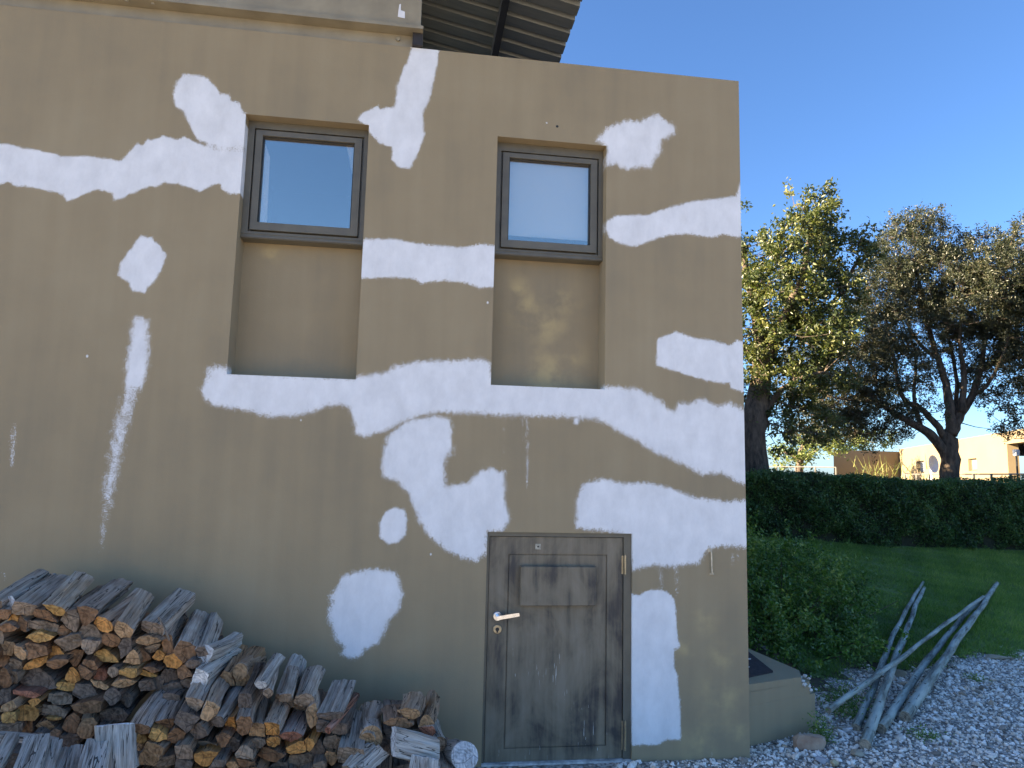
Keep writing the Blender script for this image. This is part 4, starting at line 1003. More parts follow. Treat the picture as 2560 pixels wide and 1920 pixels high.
def stone(name, px, py, w_, d_, h_, mat, label, rot=0., seed=0, flat=False):
    p = attr(px, py); rs = random.Random(seed); V = []; me = []
    t2 = {}
    verts = [list(v) for v in IV]; faces = [tuple(f) for f in IF]
    for _ in range(1):
        nf = []; cache = {}
        def mid(a, b_):
            k = (min(a, b_), max(a, b_))
            if k not in cache:
                m = [(verts[a][i]+verts[b_][i])/2 for i in range(3)]; L = math.sqrt(sum(c*c for c in m)); verts.append([c/L for c in m]); cache[k] = len(verts)-1
            return cache[k]
        for a, b_, c in faces:
            x, y, z = mid(a, b_), mid(b_, c), mid(c, a); nf += [(a, x, z), (b_, y, x), (c, z, y), (x, y, z)]
        faces = nf
    pl = [np.array([rs.gauss(0, 1), rs.gauss(0, 1), rs.gauss(0, 1)]) for _ in range(9)]; pl = [q/np.linalg.norm(q) for q in pl]
    for v in verts:
        v = np.array(v); 
        for q in pl:
            dd = v@q
            if dd > .45: v = v-q*(dd-.45)*.97
        v *= rs.uniform(.97, 1.03)
        x, y, z = v[0]*w_/1.7, v[1]*d_/1.7, v[2]*h_/1.5
        c, s = math.cos(rot), math.sin(rot); V.append((c*x-s*y, s*x+c*y, z+h_*.33))
    b = MB(); b.add(V, faces); o = b.build(name, mat); o.location = (p[0], p[1], terr(p[0], p[1]))
    return tag(o, label, 'stone')
mat_stone('stone_red', (.30, .17, .11), (.48, .36, .26)); mat_stone('stone_white', (.60, .60, .60), (.78, .78, .78)); mat_stone('stone_tan', (.30, .25, .18), (.45, .39, .29)); mat_stone('stone_grey', (.26, .27, .29), (.42, .43, .45)); mat_stone('stone_yellow', (.42, .35, .2), (.58, .5, .33))
stone('rock', 2024, 1872, .20, .15, .13, M['stone_red'], 'reddish tan broken rock on the gravel in front of the planter box', .4, 1)
stone('stone_slab', 2144, 1890, .15, .10, .03, M['stone_tan'], 'flat tan stone slab on the gravel below the butt of the longest pole', .2, 2)
stone('stone', 2121, 1834, .085, .06, .05, M['stone_white'], 'white angular stone lying left of the pole butts', .1, 3)
stone('stone', 2100, 1826, .09, .07, .03, M['stone_tan'], 'brownish flat stone half sunk left of the white one', .1, 4)
stone('stone', 2051, 1908, .09, .07, .05, M['stone_grey'], 'bluish grey stone in the gravel below the reddish rock', .3, 5)
stone('stone', 2086, 1917, .07, .06, .06, M['stone_yellow'], 'pale yellow stone at the bottom edge in the gravel', .3, 6)
stone('stone_slab', 2489, 1648, .36, .2, .05, M['stone_tan'], 'pale flat slab on the far lawn edge at the right', 0., 7)
stone('stone', 2246, 1690, .13, .10, .08, M['stone_tan'], 'tan stone at the lawn edge between the crossing poles', 0., 8)

def pole(butt, tip, r0, r1, label, seed, z0=0., z1=0., bow=0.):
    p0 = atz(butt[0], butt[1], r0+z0); p1 = attr(tip[0], tip[1], r1+z1)
    rs = random.Random(seed); L = np.linalg.norm(p1-p0); n = 110; d = (p1-p0)/L
    up = np.array([0, 0, 1.]); sx = np.cross(d, up); sx /= np.linalg.norm(sx); uz = np.cross(sx, d)
    ph = [rs.uniform(0, 6) for _ in range(6)]; pts = []; rad = []
    kn = [(rs.uniform(.1, .95), rs.uniform(.05, .16)) for _ in range(9)]
    for i in range(n+1):
        t = i/n; w1 = .006*math.sin(6*t+ph[0])+.004*math.sin(14*t+ph[1])+.004*math.sin(31*t+ph[4]); w2 = .008*math.sin(6*t+ph[2])
        e = min(1, 6*t, 6*(1-t)); pts.append(p0+d*L*t+sx*(w1*e+bow*4*t*(1-t))+uz*w2*e)
        k_ = sum(.7*a*math.exp(-((t-c)/.009)**2) for c, a in kn)
        rad.append((r0+(r1-r0)*t)*(1+.05*math.sin(17*t+ph[3])+.025*math.sin(37*t+ph[5])+k_))
    V0 = MB(); V0.tube(pts, rad, 14, rj=.012); n_ = 14
    # end grain gets its own slot
    V0.mi[-2] = 1; V0.mi[-1] = 1
    # local frame: Y along the pole, so that the grain follows it
    y = Vector(d); x = y.cross(Vector((0, 0, 1))).normalized(); z = x.cross(y)
    mw = Matrix(((x.x, y.x, z.x, p0[0]), (x.y, y.y, z.y, p0[1]), (x.z, y.z, z.z, p0[2]), (0, 0, 0, 1))); inv = mw.inverted()
    V0.v = [tuple(inv @ Vector(v)) for v in V0.v]
    o = V0.build('wooden_pole', [M['pole'], M['log_end']], smooth=True); o.matrix_world = mw; o.color = (.30, .26, .20, .3)
    for f in list(o.data.polygons)[-2:]: f.use_smooth = False
    return tag(o, label, 'pole', 'weathered wooden poles lying on the lawn edge')
pole((2140, 1820), (2308, 1456), .026, .018, 'bluish grey pole, left one of the two steep poles lying side by side', 1, bow=-.035)
pole((2163, 1862), (2311, 1470), .033, .020, 'thick grey pole reaching furthest down the gravel, close against the steep left one', 2, bow=-.02)
pole((2203, 1822), (2466, 1490), .030, .020, 'grey-green pole in the middle, just left of the longest right pole', 4, bow=-.06)
pole((2262, 1792), (2493, 1458), .039, .024, 'thick greenish pole, rightmost, with a sawn brown butt on the gravel', 5)
pole((2071, 1776), (2458, 1492), .021, .017, 'slim pale pole lying crosswise over the two steep poles', 3, z0=.09, z1=.09)

# ================================================================== PLANTS
def leaves(n, cen, size, rnd_val, asp=.42, flatten=.0, fold=.25, upb=.3):
    """n leaves as folded diamonds at given centres (n,3)"""
    rm = rotm(n); s = np.asarray(size)[:, None] if hasattr(size, '__len__') else np.full((n, 1), size)
    ax = rm[:, 0]; bx = rm[:, 1]; nz = rm[:, 2]
    nz = nz+np.array([0, 0, upb]); nz /= np.linalg.norm(nz, axis=1)[:, None]
    ax = ax-nz*(ax*nz).sum(1)[:, None]; ax /= np.linalg.norm(ax, axis=1)[:, None]; bx = np.cross(nz, ax)
    P0 = cen-ax*s*.5; P2 = cen+ax*s*.5; P1 = cen+bx*s*asp*.5+nz*s*fold*.3; P3 = cen-bx*s*asp*.5+nz*s*fold*.3
    V = np.stack([P0, P1, P2, P3], 1).reshape(-1, 3); i = np.arange(n)*4
    F_ = np.stack([np.stack([i, i+1, i+2], 1), np.stack([i, i+2, i+3], 1)], 1).reshape(-1, 3)
    return V, F_, np.repeat(rnd_val, 2)
def sprays(cent, per, spread, rg, ls, lvar=.3):
    """leaf positions on short curved twigs round each cluster centre"""
    K = len(cent); m = 5; k = max(1, per//m)
    out = []; 
    for q in range(m):
        d = rg.normal(size=(K, 3)); d[:, 2] += .35; d /= np.linalg.norm(d, axis=1)[:, None]
        L = spread*rg.uniform(.5, 1.25, (K, 1))
        for j in range(k):
            t = (j+1)/k; out.append(cent+d*L*t+rg.normal(0, ls*.55, (K, 3)))
    return np.concatenate(out)
def lobe_centers(lobes, dens, rg, shell=.55):
    C_ = []
    for (c, r, w_) in lobes:
        r = np.array(r); n = int(dens*w_*r[0]*r[1]*r[2]*4)
        d = rg.normal(size=(n, 3)); d /= np.linalg.norm(d, axis=1)[:, None]
        u = rg.uniform(shell**3, 1, n)**(1/3); C_.append(np.array(c)+d*u[:, None]*r)
    return np.concatenate(C_)
def limb(b, pts, r0, r1, n=8, mi=0, sub=5, jit=.03, rg=random):
    P = [np.array(p, float) for p in pts]; Q_ = []
    for i in range(len(P)-1):
        a = P[max(i-1, 0)]; p, q = P[i], P[i+1]; c = P[min(i+2, len(P)-1)]
        for s in range(sub):
            t = s/sub; Q_.append(.5*((2*p)+(-a+q)*t+(2*a-5*p+4*q-c)*t*t+(-a+3*p-3*q+c)*t**3)+np.array([rg.uniform(-1, 1)*jit*r0*4 for _ in range(3)])*(i+s > 0))
    Q_.append(P[-1]); m = len(Q_); R_ = [r0+(r1-r0)*(k/(m-1))**.8 for k in range(m)]
    b.tube(Q_, R_, n, mi, rj=.06); return Q_, R_
def tree(name, base, limbs, lobes, dens, per, spread, ls, mat, label, seed, asp=.42, group='trees behind the hedge', twig_r=.010):
    rs = random.Random(seed); rg = np.random.default_rng(seed)
    root = empty(name, base, label, 'tree', group)
    b = MB(); nodes = []
    for pts, r0, r1 in limbs:
        Q_, R_ = limb(b, pts, r0, r1, 10 if r0 > .12 else 7, rg=rs); nodes += [(q, r_) for q, r_ in zip(Q_, R_)][2:]
    o = b.build('trunk', M['bark'], root, smooth=True); o.location = -Vector(base)
    cent = lobe_centers(lobes, dens, rg); NP = np.array([q for q, _ in nodes])
    b = MB(); order = np.argsort(-np.linalg.norm(cent-np.array(base)-np.array([0, 0, 3]), axis=1)*0+rg.random(len(cent)))
    tw = []; add = NP
    for idx, ci in enumerate(order):
        c = cent[ci]
        d = np.linalg.norm(add-c, axis=1)+.35*np.maximum(0, add[:, 2]-c[2]); k = int(np.argmin(d)); p = add[k]
        L = np.linalg.norm(c-p)
        if L < .15: continue
        m = (p+c)/2+np.array([rs.uniform(-.12, .12)*L, rs.uniform(-.12, .12)*L, -.06*L])
        r0 = min(.05, twig_r*(.7+L*.9)); b.tube([p, p*.25+m*.75 if 0 else m, c], [r0, r0*.6, twig_r*.35], 4, caps=False)
        if idx % 3 == 0: add = np.vstack([add, m[None], c[None]])
    o = b.build('branches', M['bark'], root); o.location = -Vector(base)
    P = sprays(cent, per, spread, rg, ls); n = len(P)
    cval = np.tile(np.clip(.42+rg.normal(0, .13, len(cent)), 0, 1), n//len(cent))
    V, F_, rv = leaves(n, P, ls*rg.uniform(.7, 1.35, n), np.clip(cval+rg.normal(0, .17, n), 0, 1), asp)
    o = np_mesh('crown', V-np.array(base), F_, mat, parent=root, fattr={'rnd': rv})
    return root
def AT(px, py, rg_): return atr(px, py, rg_)
# tree 1: broad leaves, its trunk half hidden by the building
r1 = 14.0
b1 = AT(1885, 1172, r1); b1[2] = float(terr(b1[0], b1[1]))-.1
t1 = [AT(1885, 1200, r1), AT(1888, 1080, r1), AT(1898, 980, r1+.1)]; t1[0] = b1
lm1 = [(t1+[AT(1905, 880, r1+.1)], .27, .17),
       ([t1[2], AT(1925, 880, r1), AT(1965, 780, r1-.3), AT(2010, 680, r1-.3), AT(2025, 560, r1-.3)], .14, .03),
       ([AT(1905, 880, r1+.1), AT(1890, 780, r1+.2), AT(1870, 700, r1), AT(1860, 620, r1)], .14, .04),
       ([AT(1930, 860, r1), AT(2000, 800, r1+.3), AT(2080, 760, r1+.4), AT(2150, 640, r1+.3)], .10, .025),
       ([t1[1], AT(1930, 1000, r1), AT(1990, 950, r1-.3), AT(2060, 930, r1-.3)], .09, .02),
       ([AT(1900, 900, r1), AT(1840, 850, r1+.3), AT(1780, 780, r1+.5)], .10, .03)]
def LB_(px, py, rg_, rx, rz, w_=1.0, ry=None): return (AT(px, py, rg_), (rx*rg_/F, (ry or rx)*rg_/F, rz*rg_/F), w_)
lb1 = [LB_(2045, 540, r1-.3, 45, 90, 1.2), LB_(2075, 480, r1-.3, 20, 35, 1.0), LB_(2000, 610, r1-.4, 75, 80, 1.0), LB_(1900, 660, r1, 60, 75, .9), LB_(2110, 640, r1+.2, 75, 55, .9), LB_(2170, 600, r1+.2, 35, 30, .9),
       LB_(1960, 740, r1-.2, 110, 75, .8), LB_(1890, 830, r1, 75, 100, .7), LB_(2060, 760, r1, 95, 80, .8), LB_(2090, 830, r1-.6, 60, 50, 1.1), LB_(1990, 870, r1+.1, 110, 70, .7), LB_(1960, 960, r1+.2, 110, 50, .6), LB_(2080, 940, r1+.4, 70, 50, .6),
       LB_(2010, 1060, r1+.5, 85, 50, .55), LB_(1790, 640, r1+.4, 70, 90, .7), LB_(1860, 500, r1+.3, 9, 60, 1.2), LB_(1780, 850, r1+.5, 80, 120, .6), LB_(1690, 760, r1+.5, 80, 120, .5), LB_(1680, 920, r1+.5, 90, 90, .5), LB_(1790, 1010, r1+.4, 70, 60, .5), LB_(1960, 500, r1, 22, 30, .6), LB_(1930, 1080, r1+.3, 70, 60, .35)]
tree('broadleaf_tree', b1, lm1, lb1, 82, 50, .19, .080, M['leaf_broad'], 'broad-leaved tree right beside the building edge, its top lit yellow-green', 11, .45)
# tree 2: fine leaves, forked trunk
r2 = 17.0
b2 = AT(2372, 1190, r2); b2[2] = float(terr(b2[0], b2[1]))-.1
f0, f1 = AT(2374, 1150, r2), AT(2378, 1085, r2)
lm2 = [([b2, f0, f1], .20, .165),
       ([f0, AT(2330, 1090, r2-.2), AT(2275, 1055, r2-.4), AT(2225, 1025, r2-.5), AT(2170, 980, r2-.6), AT(2120, 900, r2-.6)], .12, .03),
       ([AT(2368, 1105, r2), AT(2340, 1060, r2-.2), AT(2300, 1020, r2-.3), AT(2255, 990, r2-.3), AT(2235, 900, r2-.3), AT(2215, 800, r2-.3)], .085, .025),
       ([f1, AT(2375, 1020, r2), AT(2365, 960, r2+.2), AT(2340, 880, r2+.2), AT(2310, 780, r2+.2), AT(2290, 660, r2)], .12, .025),
       ([f1, AT(2400, 1035, r2+.1), AT(2430, 990, r2+.2), AT(2452, 910, r2+.2), AT(2470, 800, r2+.3), AT(2480, 700, r2+.3)], .12, .025),
       ([AT(2405, 1030, r2), AT(2410, 940, r2), AT(2400, 850, r2-.2), AT(2410, 740, r2-.2)], .08, .02),
       ([AT(2445, 930, r2+.2), AT(2500, 900, r2+.3), AT(2560, 890, r2+.3), AT(2620, 840, r2+.3)], .075, .02),
       ([AT(2350, 900, r2+.2), AT(2300, 860, r2+.5), AT(2250, 780, r2+.6)], .06, .015),
       ([f1, AT(2385, 1040, r2+.3), AT(2392, 960, r2+.5), AT(2375, 860, r2+.6), AT(2350, 760, r2+.6)], .07, .02),
       ([AT(2300, 1060, r2-.3), AT(2285, 990, r2-.1), AT(2290, 900, r2), AT(2270, 820, r2)], .055, .015),
       ([AT(2430, 990, r2+.2), AT(2470, 960, r2), AT(2510, 880, r2-.2), AT(2530, 800, r2-.2)], .05, .015),
       ([AT(2200, 1005, r2-.5), AT(2130, 1000, r2-.7), AT(2060, 990, r2-.8)], .05, .012)]
lb2 = [LB_(2290, 560, r2, 60, 40, .8), LB_(2340, 600, r2, 45, 45, .5), LB_(2260, 640, r2, 80, 70, .9), LB_(2200, 720, r2-.4, 70, 75, .9), LB_(2350, 700, r2+.1, 100, 70, .75), LB_(2440, 640, r2+.3, 70, 55, .8), LB_(2500, 680, r2-.5, 60, 60, 1.2), LB_(2430, 760, r2, 110, 75, .7),
       LB_(2540, 780, r2+.3, 90, 90, .8), LB_(2590, 610, r2+.2, 70, 60, .9), LB_(2170, 830, r2-.5, 90, 75, .75), LB_(2290, 820, r2+.2, 110, 70, .6), LB_(2130, 930, r2-.5, 100, 65, .7), LB_(2240, 930, r2-.2, 90, 50, .5), LB_(2540, 930, r2+.4, 90, 60, .7), LB_(2460, 870, r2+.3, 80, 50, .5),
       LB_(2180, 1030, r2-.5, 80, 50, .6), LB_(2100, 1010, r2-.4, 70, 55, .6), LB_(2260, 1060, r2-.4, 50, 40, .45), LB_(2590, 1020, r2+.2, 60, 40, .5), LB_(2620, 850, r2+.4, 100, 120, .6), LB_(2360, 960, r2+.5, 60, 40, .35), LB_(2700, 720, r2+.4, 110, 120, .6), LB_(2180, 1100, r2-.3, 45, 30, .5), LB_(2090, 1060, r2-.4, 80, 45, .7), LB_(2010, 1040, r2, 60, 60, .5), LB_(2230, 1000, r2-.4, 70, 50, .5), LB_(2480, 1010, r2+.4, 50, 35, .3), LB_(2330, 1040, r2-.6, 40, 35, .3), LB_(2010, 930, r2+.3, 70, 80, .6), LB_(2560, 1080, r2+.4, 60, 30, .35)]
tree('fine_leaved_tree', b2, lm2, lb2, 125, 70, .20, .056, M['leaf_fine'], 'dark fine-leaved tree with a forked trunk standing behind the middle of the hedge', 12, .36, twig_r=.009)
# sunlit far tree left of the far building
r3 = 34.
b3 = AT(2000, 1180, r3); b3[2] = .8
tree('far_tree', b3, [([b3, AT(2000, 1150, r3), AT(2010, 1110, r3)], .2, .1), ([AT(2000, 1150, r3), AT(1960, 1130, r3)], .1, .04), ([AT(2000, 1150, r3), AT(2045, 1125, r3)], .1, .04)],
     [LB_(1960, 1150, r3, 50, 28, 1), LB_(2010, 1120, r3, 50, 35, 1), LB_(2060, 1110, r3+1, 50, 40, 1), LB_(2110, 1100, r3+5, 60, 30, 1), LB_(2180, 1100, r3+6, 50, 22, 1)], 6.5, 50, .45, .15, M['leaf_far'],
     'rounded sunlit yellow-green tree far off beyond the railing', 13, .5, group=None)

# hedge: clipped block behind the lawn
rg = np.random.default_rng(21)
HX0, HX1, HY0, HY1 = 2.6, 15.5, 6.25, 7.5
def hh(x, y): return 1.72+.035*np.sin(x*1.3)+.025*np.sin(x*3.7+y)+.02*np.sin(x*8.1+y*5)-.006*(x-5)
hd = empty('hedge', (9, 6.9, .7), 'long dark clipped hedge behind the lawn, below the two trees', 'hedge')
n = 150000
u = rg.random(n); xh = rg.uniform(HX0, HX1, n); yh = np.where(u < .68, HY0+np.abs(rg.normal(0, .10, n)), rg.uniform(HY0, HY1, n))
top = hh(xh, yh); bot = terr(xh, np.full(n, HY0))
zf = rg.random(n); zh = np.where(u < .68, bot+.02+(top-bot)*zf, top-np.abs(rg.normal(0, .05, n)))
lump = .07*np.sin(xh*4.3+zh*7)+.05*np.sin(xh*9.1-zh*11)+.03*np.sin(xh*21+zh*17)
yh = np.where(u < .68, yh+lump+.10*(1-np.clip((zh-bot)/.3, 0, 1))+.12*np.clip((zh-top+.15)/.15, 0, 1)**2, yh)
pc_ = np.stack([xh, yh, zh+np.where(u > .68, lump*.4, 0)+rg.exponential(.012, n)*(rg.random(n) < .25)], 1)
V, F_, rv = leaves(n, pc_, rg.uniform(.026, .05, n), np.clip(.4+.22*np.sin(xh*2.9+zh*5)*np.sin(xh*7+zh*3)+rg.normal(0, .17, n), 0, 1), .55)
o = np_mesh('foliage', V-np.array([9, 6.9, .7]), F_, M['leaf_hedge'], parent=hd, fattr={'rnd': rv})
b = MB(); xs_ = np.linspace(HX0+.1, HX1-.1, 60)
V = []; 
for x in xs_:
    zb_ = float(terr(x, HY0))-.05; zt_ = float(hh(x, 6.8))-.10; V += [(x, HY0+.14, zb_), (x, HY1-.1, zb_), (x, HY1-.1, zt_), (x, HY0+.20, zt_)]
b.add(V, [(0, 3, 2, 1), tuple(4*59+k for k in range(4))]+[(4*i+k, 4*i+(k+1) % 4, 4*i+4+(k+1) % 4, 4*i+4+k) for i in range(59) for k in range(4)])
o = b.build('stems_or_dark_core', simple('hedge_core', (.018, .022, .010), .95, nscale=25, var=.5, bump=.9, bscale=30), hd); o.location = -Vector(hd.location)  # solid dark core, its colour stands in for the shade inside the hedge

# loose shrub beside the planter box
rg = np.random.default_rng(31); rs = random.Random(31)
sb_ = np.array([3.5, 2.5, 0.1]); shb = empty('shrub', sb_, 'loose green shrub between the planter box and the lawn', 'shrub')
lobes = [((3.35, 3.0, .55), (.75, .9, .66), 1), ((3.95, 2.9, .50), (.75, .8, .50), 1), ((4.35, 3.1, .45), (.55, .7, .42), .9), ((3.2, 2.2, .35), (.55, .7, .40), 1), ((3.75, 2.3, .30), (.65, .6, .38), 1), ((3.3, 1.7, .18), (.45, .5, .22), .8), ((4.1, 2.5, .3), (.5, .5, .35), .8), ((2.75, 2.6, .45), (.5, .8, .5), .8), ((4.25, 2.25, .14), (.5, .45, .22), .7), ((3.85, 1.95, .10), (.5, .4, .2), .7), ((4.8, 3.0, .3), (.4, .5, .25), .5)]
cent = lobe_centers(lobes, 190, rg, .45); cent[:, 2] = np.maximum(cent[:, 2], terr(cent[:, 0], cent[:, 1])+.04)
# upright shoots standing out of the outline
P = sprays(cent, 30, .11, rg, .026); n = len(P)
sh_c = cent[rg.choice(len(cent), 420)]; sh_c = sh_c[sh_c[:, 2] > .45]
add = np.concatenate([sh_c+np.array([0, 0, .03*j])+rg.normal(0, .012, sh_c.shape) for j in range(9)]); P = np.concatenate([P, add]); n = len(P)
clump = .45+.22*np.sin(P[:, 0]*5)*np.sin(P[:, 1]*4+P[:, 2]*6)
V, F_, rv = leaves(n, P, rg.uniform(.026, .052, n), np.clip(clump+rg.normal(0, .16, n), 0, 1), .5)
np_mesh('foliage', V-sb_, F_, M['leaf_shrub'], parent=shb, fattr={'rnd': rv})
b = MB()
for k in range(150):
    c = cent[rs.randrange(len(cent))]; q = np.array([sb_[0]+(c[0]-sb_[0])*.45+rs.uniform(-.1, .1), sb_[1]+(c[1]-sb_[1])*.45+rs.uniform(-.1, .1), float(terr(c[0], c[1]))])
    m = (q+c)/2+np.array([rs.uniform(-.05, .05), rs.uniform(-.05, .05), .03]); b.tube([q, m, c], [.007, .005, .002], 4, caps=False)
o = b.build('stems_or_dark_core', M['bark'], shb); o.location = -Vector(sb_)
# low weeds
def weed(px, py, n, r_, h_, label, seed):
    p = attr(px, py); rg = np.random.default_rng(seed); P = np.array([p[0], p[1], float(terr(p[0], p[1]))])+rg.normal(0, 1, (n, 3))*np.array([r_, r_, 0])+np.abs(rg.normal(0, 1, (n, 1)))*np.array([0, 0, h_])
    V, F_, rv = leaves(n, P, rg.uniform(.012, .028, n), np.clip(.6+rg.normal(0, .2, n), 0, 1), .4)
    o = np_mesh('weed', V-p, F_, M['leaf_shrub'], fattr={'rnd': rv}); o.location = p; return tag(o, label, 'weed')
weed(2310, 1842, 260, .06, .02, 'small green weed growing alone in the open gravel', 1)
weed(2110, 1760, 900, .10, .07, 'leafy green weed at the lower end of the slim crosswise pole', 2)
weed(2120, 1790, 600, .08, .04, 'low weeds between the steep pole butts and the shrub', 3)
weed(2052, 1850, 500, .035, .07, 'weeds sprouting at the right foot of the planter box', 4)
weed(2440, 1700, 160, .05, .015, 'tiny weed in the gravel near the pale flat slab', 5)

# ================================================================== FAR BUILDING, railing, dish, plants in front of it
ZG = .9
mat_far = MT('ochre_plaster'); f_ = mat_far.noise(.8, mat_far.coord(), 4)
M['far_wall'] = mat_far.set(mat_far.ramp(f_, [(.3, (.215, .165, .095)), (.7, (.245, .19, .11))]), .85)
L2 = AT(2083, 1121, 38.); J = AT(2247, 1112, 40.); Rr = AT(2560, 1075, 25.)
zt = 3.25; wl = np.array([(Rr-J)[0], (Rr-J)[1]]); wl /= np.linalg.norm(wl)
fb = empty('far_building', (J[0], J[1], ZG), 'long low ochre building lit by the sun beyond the hedge', 'building')
def fpart(o): o.location = -Vector(fb.location); o.parent = fb; return o
nrm = np.array([wl[1], -wl[0]]); nrm = nrm if nrm@np.array([-J[0], -J[1]]) > 0 else -nrm
def wpt(px, py): # point on the lit wall
    d = ray(px, py); den = d[0]*nrm[0]+d[1]*nrm[1]; t = ((J[0]-0)*nrm[0]+(J[1]-CY)*nrm[1])/den; q = CAM+t*d
    return float((q[0]-J[0])*wl[0]+(q[1]-J[1])*wl[1]), q[2]
def wq(b, s0, s1, z0, z1, off, th=.0):
    a0 = np.array([J[0], J[1]])+wl*s0+nrm*off; a1 = np.array([J[0], J[1]])+wl*s1+nrm*off
    if th == 0: b.add([(a0[0], a0[1], z0), (a1[0], a1[1], z0), (a1[0], a1[1], z1), (a0[0], a0[1], z1)], [(0, 1, 2, 3)])
    else:
        c0, c1 = a0-nrm*th, a1-nrm*th
        b.add([(a0[0],a0[1],z0),(a1[0],a1[1],z0),(c1[0],c1[1],z0),(c0[0],c0[1],z0),(a0[0],a0[1],z1),(a1[0],a1[1],z1),(c1[0],c1[1],z1),(c0[0],c0[1],z1)], [(0,3,2,1),(4,5,6,7),(0,1,5,4),(1,2,6,5),(2,3,7,6),(3,0,4,7)])
holes = []
for (x0, y0, x1, y1) in ((2293, 1153, 2311, 1182), (2353, 1150, 2366, 1184), (2420, 1147, 2443, 1177)):
    s0, za = wpt(x0, y0); s1, zb_ = wpt(x1, y1); holes.append((min(s0, s1), max(s0, s1), zb_, za, 'w'))
s0, za = wpt(2517, 1110); s1, zb_ = wpt(2566, 1108); holes.append((s0, s1+2.5, ZG, za, 'd'))
b = MB(); cur = -0.0; END = 24.
for (s0, s1, z0, z1, k) in holes:
    wq(b, cur, s0, ZG-.3, zt, 0, .3); wq(b, s0, s1, z1, zt, 0, .3)
    if z0 > ZG+.01: wq(b, s0, s1, ZG-.3, z0, 0, .3)
    cur = s1
wq(b, cur, END, ZG-.3, zt, 0, .3)
wq(b, 0, END, ZG-.3, zt-.2, -6.0, .3); 
fpart(b.build('wall', M['far_wall']))
b = MB(); wq(b, 0.01, END, zt-.25, zt-.2, -.31, 5.6); fpart(b.build('roof', M['roof_membrane']))
b = MB(); dl = np.array([L2[0], L2[1]]); dj = np.array([J[0], J[1]]); back = np.array([3.6, 5.4]);
quadbox(b, [dl, dj, dj+back, dl+back], ZG-.3, [zt-.12]*4); fpart(b.build('wing', M['far_wall']))
M['far_glass'] = simple('far_glass', (.18, .22, .27), .1, .0)
for (s0, s1, z0, z1, k) in holes:
    if k == 'w':
        b = MB(); wq(b, s0+.0, s1, z0, z1, -.10, .04); o = fpart(b.build('window', M['frame_paint']))
        b = MB(); wq(b, s0+.12*(s1-s0)+.02, s1-.05, z0+.06, z1-.06, -.094); q = b.build('pane', M['far_glass']); q.parent = o; q.location = (0, 0, 0); q.location = Vector((0, 0, 0))
    else:
        b = MB(); wq(b, s0-.1, s1+.1, ZG-.2, z1+.1, -1.6, .1); fpart(b.build('entrance_recess', M['room_dark']))
# railing between hedge and building
def rail(p0, p1, n, label, hgt=.95):
    b0 = np.array(p0); b1 = np.array(p1); root = empty('railing', tuple(b0), label, 'railing')
    b = MB()
    for z in (hgt, hgt*.55): b.tube([b0+np.array([0, 0, z]), b1+np.array([0, 0, z])], .017, 6)
    o = b.build('rail', M['rail_metal'], root); o.location = -Vector(b0)
    for k in range(n+1):
        q = b0+(b1-b0)*k/n; b = MB(); b.tube([q, q+np.array([0, 0, hgt])], .025, 6); o = b.build('post', M['rail_metal'], root); o.location = -Vector(b0)
q0 = AT(1895, 1164, 27.); q1 = AT(2090, 1172, 26.); q0[2] = q1[2] = ZG+.02
z_ = float(atr(1990, 1168, 26)[2]); 
rail(q0, q1, 4, 'grey metal railing in front of the far sunlit tree', z_-ZG)
q0 = AT(2262, 1182, 22.); q1 = AT(2580, 1195, 17.); q0[2] = q1[2] = ZG+.02; z_ = float(atr(2440, 1188, 19)[2])
rail(q0, q1, 8, 'metal railing running in front of the lit ochre wall', max(.5, z_-ZG))
# white satellite dish
p = AT(2334, 1160, 23.); dz = empty('satellite_dish', (p[0], p[1], ZG), 'white oval satellite dish standing before the ochre wall left of the forked trunk', 'satellite dish')
b = MB(); rx_, rz_ = 12/F*23., 19/F*23.; V = []; cx_ = Vector((p[0], p[1], p[2]))
for k, (s, dp2) in enumerate(((1, 0), (.7, .05), (.35, .085))):
    for a in range(24):
        t = 2*math.pi*a/24; V.append((p[0]+rx_*s*math.cos(t), p[1]+dp2+.35*rz_*s*math.sin(t)*.3, p[2]+rz_*s*math.sin(t)))
V.append((p[0], p[1]+.095, p[2]))
b.add(V, [(r_*24+a, r_*24+(a+1) % 24, r_*24+24+(a+1) % 24, r_*24+24+a) for r_ in range(2) for a in range(24)]+[(48+a, 48+(a+1) % 24, 72) for a in range(24)])
o = b.build('dish', M['white_metal'], dz); o.location = -Vector(dz.location)
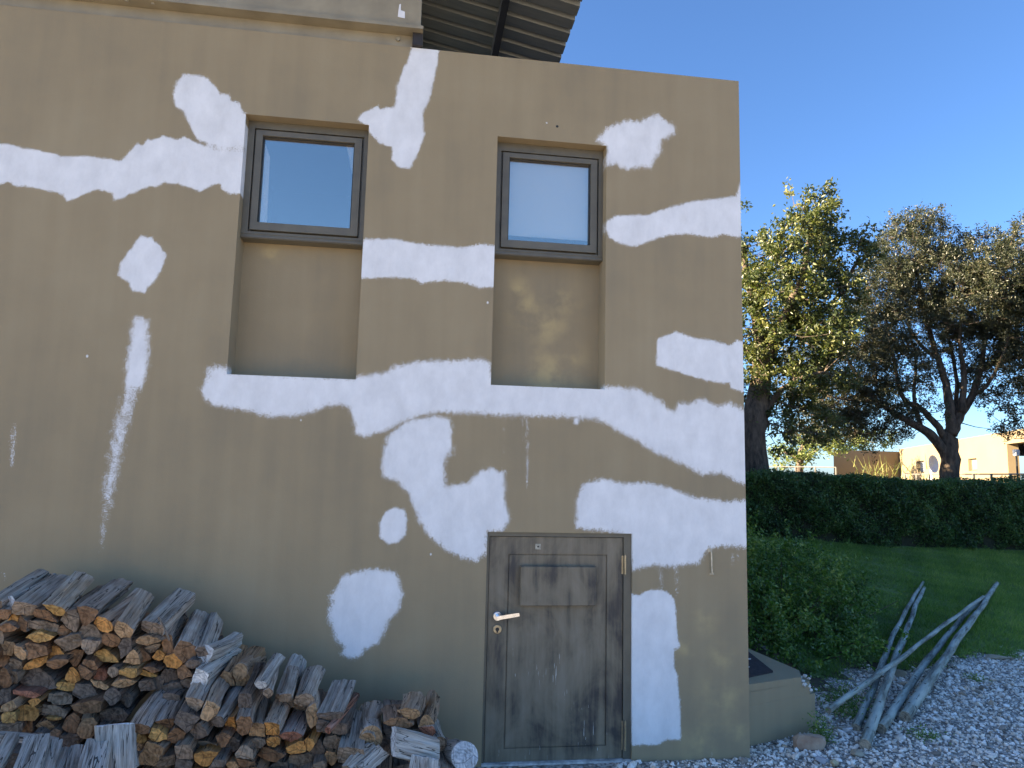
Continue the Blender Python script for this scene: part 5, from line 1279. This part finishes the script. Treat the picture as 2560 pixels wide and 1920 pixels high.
b = MB(); b.tube([(p[0], p[1]+.1, ZG), (p[0], p[1]+.1, p[2])], .03, 6); o = b.build('mast', M['white_metal'], dz); o.location = -Vector(dz.location)
# lamp by the entrance
p = AT(2541, 1140, 19.); lz = empty('garden_lamp', (p[0], p[1], ZG), 'thin lamp post with a small white head before the dark entrance', 'lamp post')
b = MB(); b.tube([(p[0], p[1], ZG), (p[0], p[1], p[2])], .02, 6); o = b.build('post', M['steel_dark'], lz); o.location = -Vector(lz.location)
b = MB(); b.box(p[0]-.05, p[0]+.05, p[1]-.05, p[1]+.05, p[2], p[2]+.14, bev=.01); o = b.build('lamp_head', M['white_metal'], lz); o.location = -Vector(lz.location)
# spiky plants
def spiky(px, py, rg_, n, L, label, seed, wd=.017, mat='leaf_spiky'):
    p = AT(px, py, rg_); rs = random.Random(seed); V = []; Fs = []; rv = []
    zb = ZG
    for k in range(n):
        a = rs.uniform(0, 6.283); el = rs.uniform(.4, 1.45); l_ = L*rs.uniform(.6, 1.1); o_ = np.array([rs.gauss(0, .25), rs.gauss(0, .25), 0]); h0 = (p[2]-zb)*rs.uniform(.2, 1)
        sd_ = np.array([-math.sin(a), math.cos(a), 0])*wd*.5; prev = None
        for s in range(6):
            t = s/5; q = np.array([p[0], p[1], zb+h0])+o_+l_*np.array([math.cos(a)*math.cos(el)*t, math.sin(a)*math.cos(el)*t, math.sin(el)*t-.45*t*t*math.cos(el)])
            V += [q-sd_*(1-t*.9), q+sd_*(1-t*.9)]
            if s: i = len(V); Fs.append((i-4, i-3, i-1, i-2)); rv.append(rs.random())
    o = np_mesh('spiky_plant', np.array(V)-p, np.array(Fs), M[mat], fattr={'rnd': rv}); o.location = p
    return tag(o, label, 'plant')
spiky(2180, 1165, 20., 160, .55, 'sunlit spiky-leaved plant behind the hedge, in front of the shaded wing', 3)
spiky(2225, 1172, 21., 70, .5, 'reddish spiky plant right of the big sunlit one', 4)
spiky(2273, 1165, 21., 26, .55, 'sparse tall stalks rising before the lit wall corner', 5, .02)
spiky(1908, 1160, 22., 30, .55, 'thin papyrus-like stalks beside the big tree trunk', 6, .02, 'leaf_far')
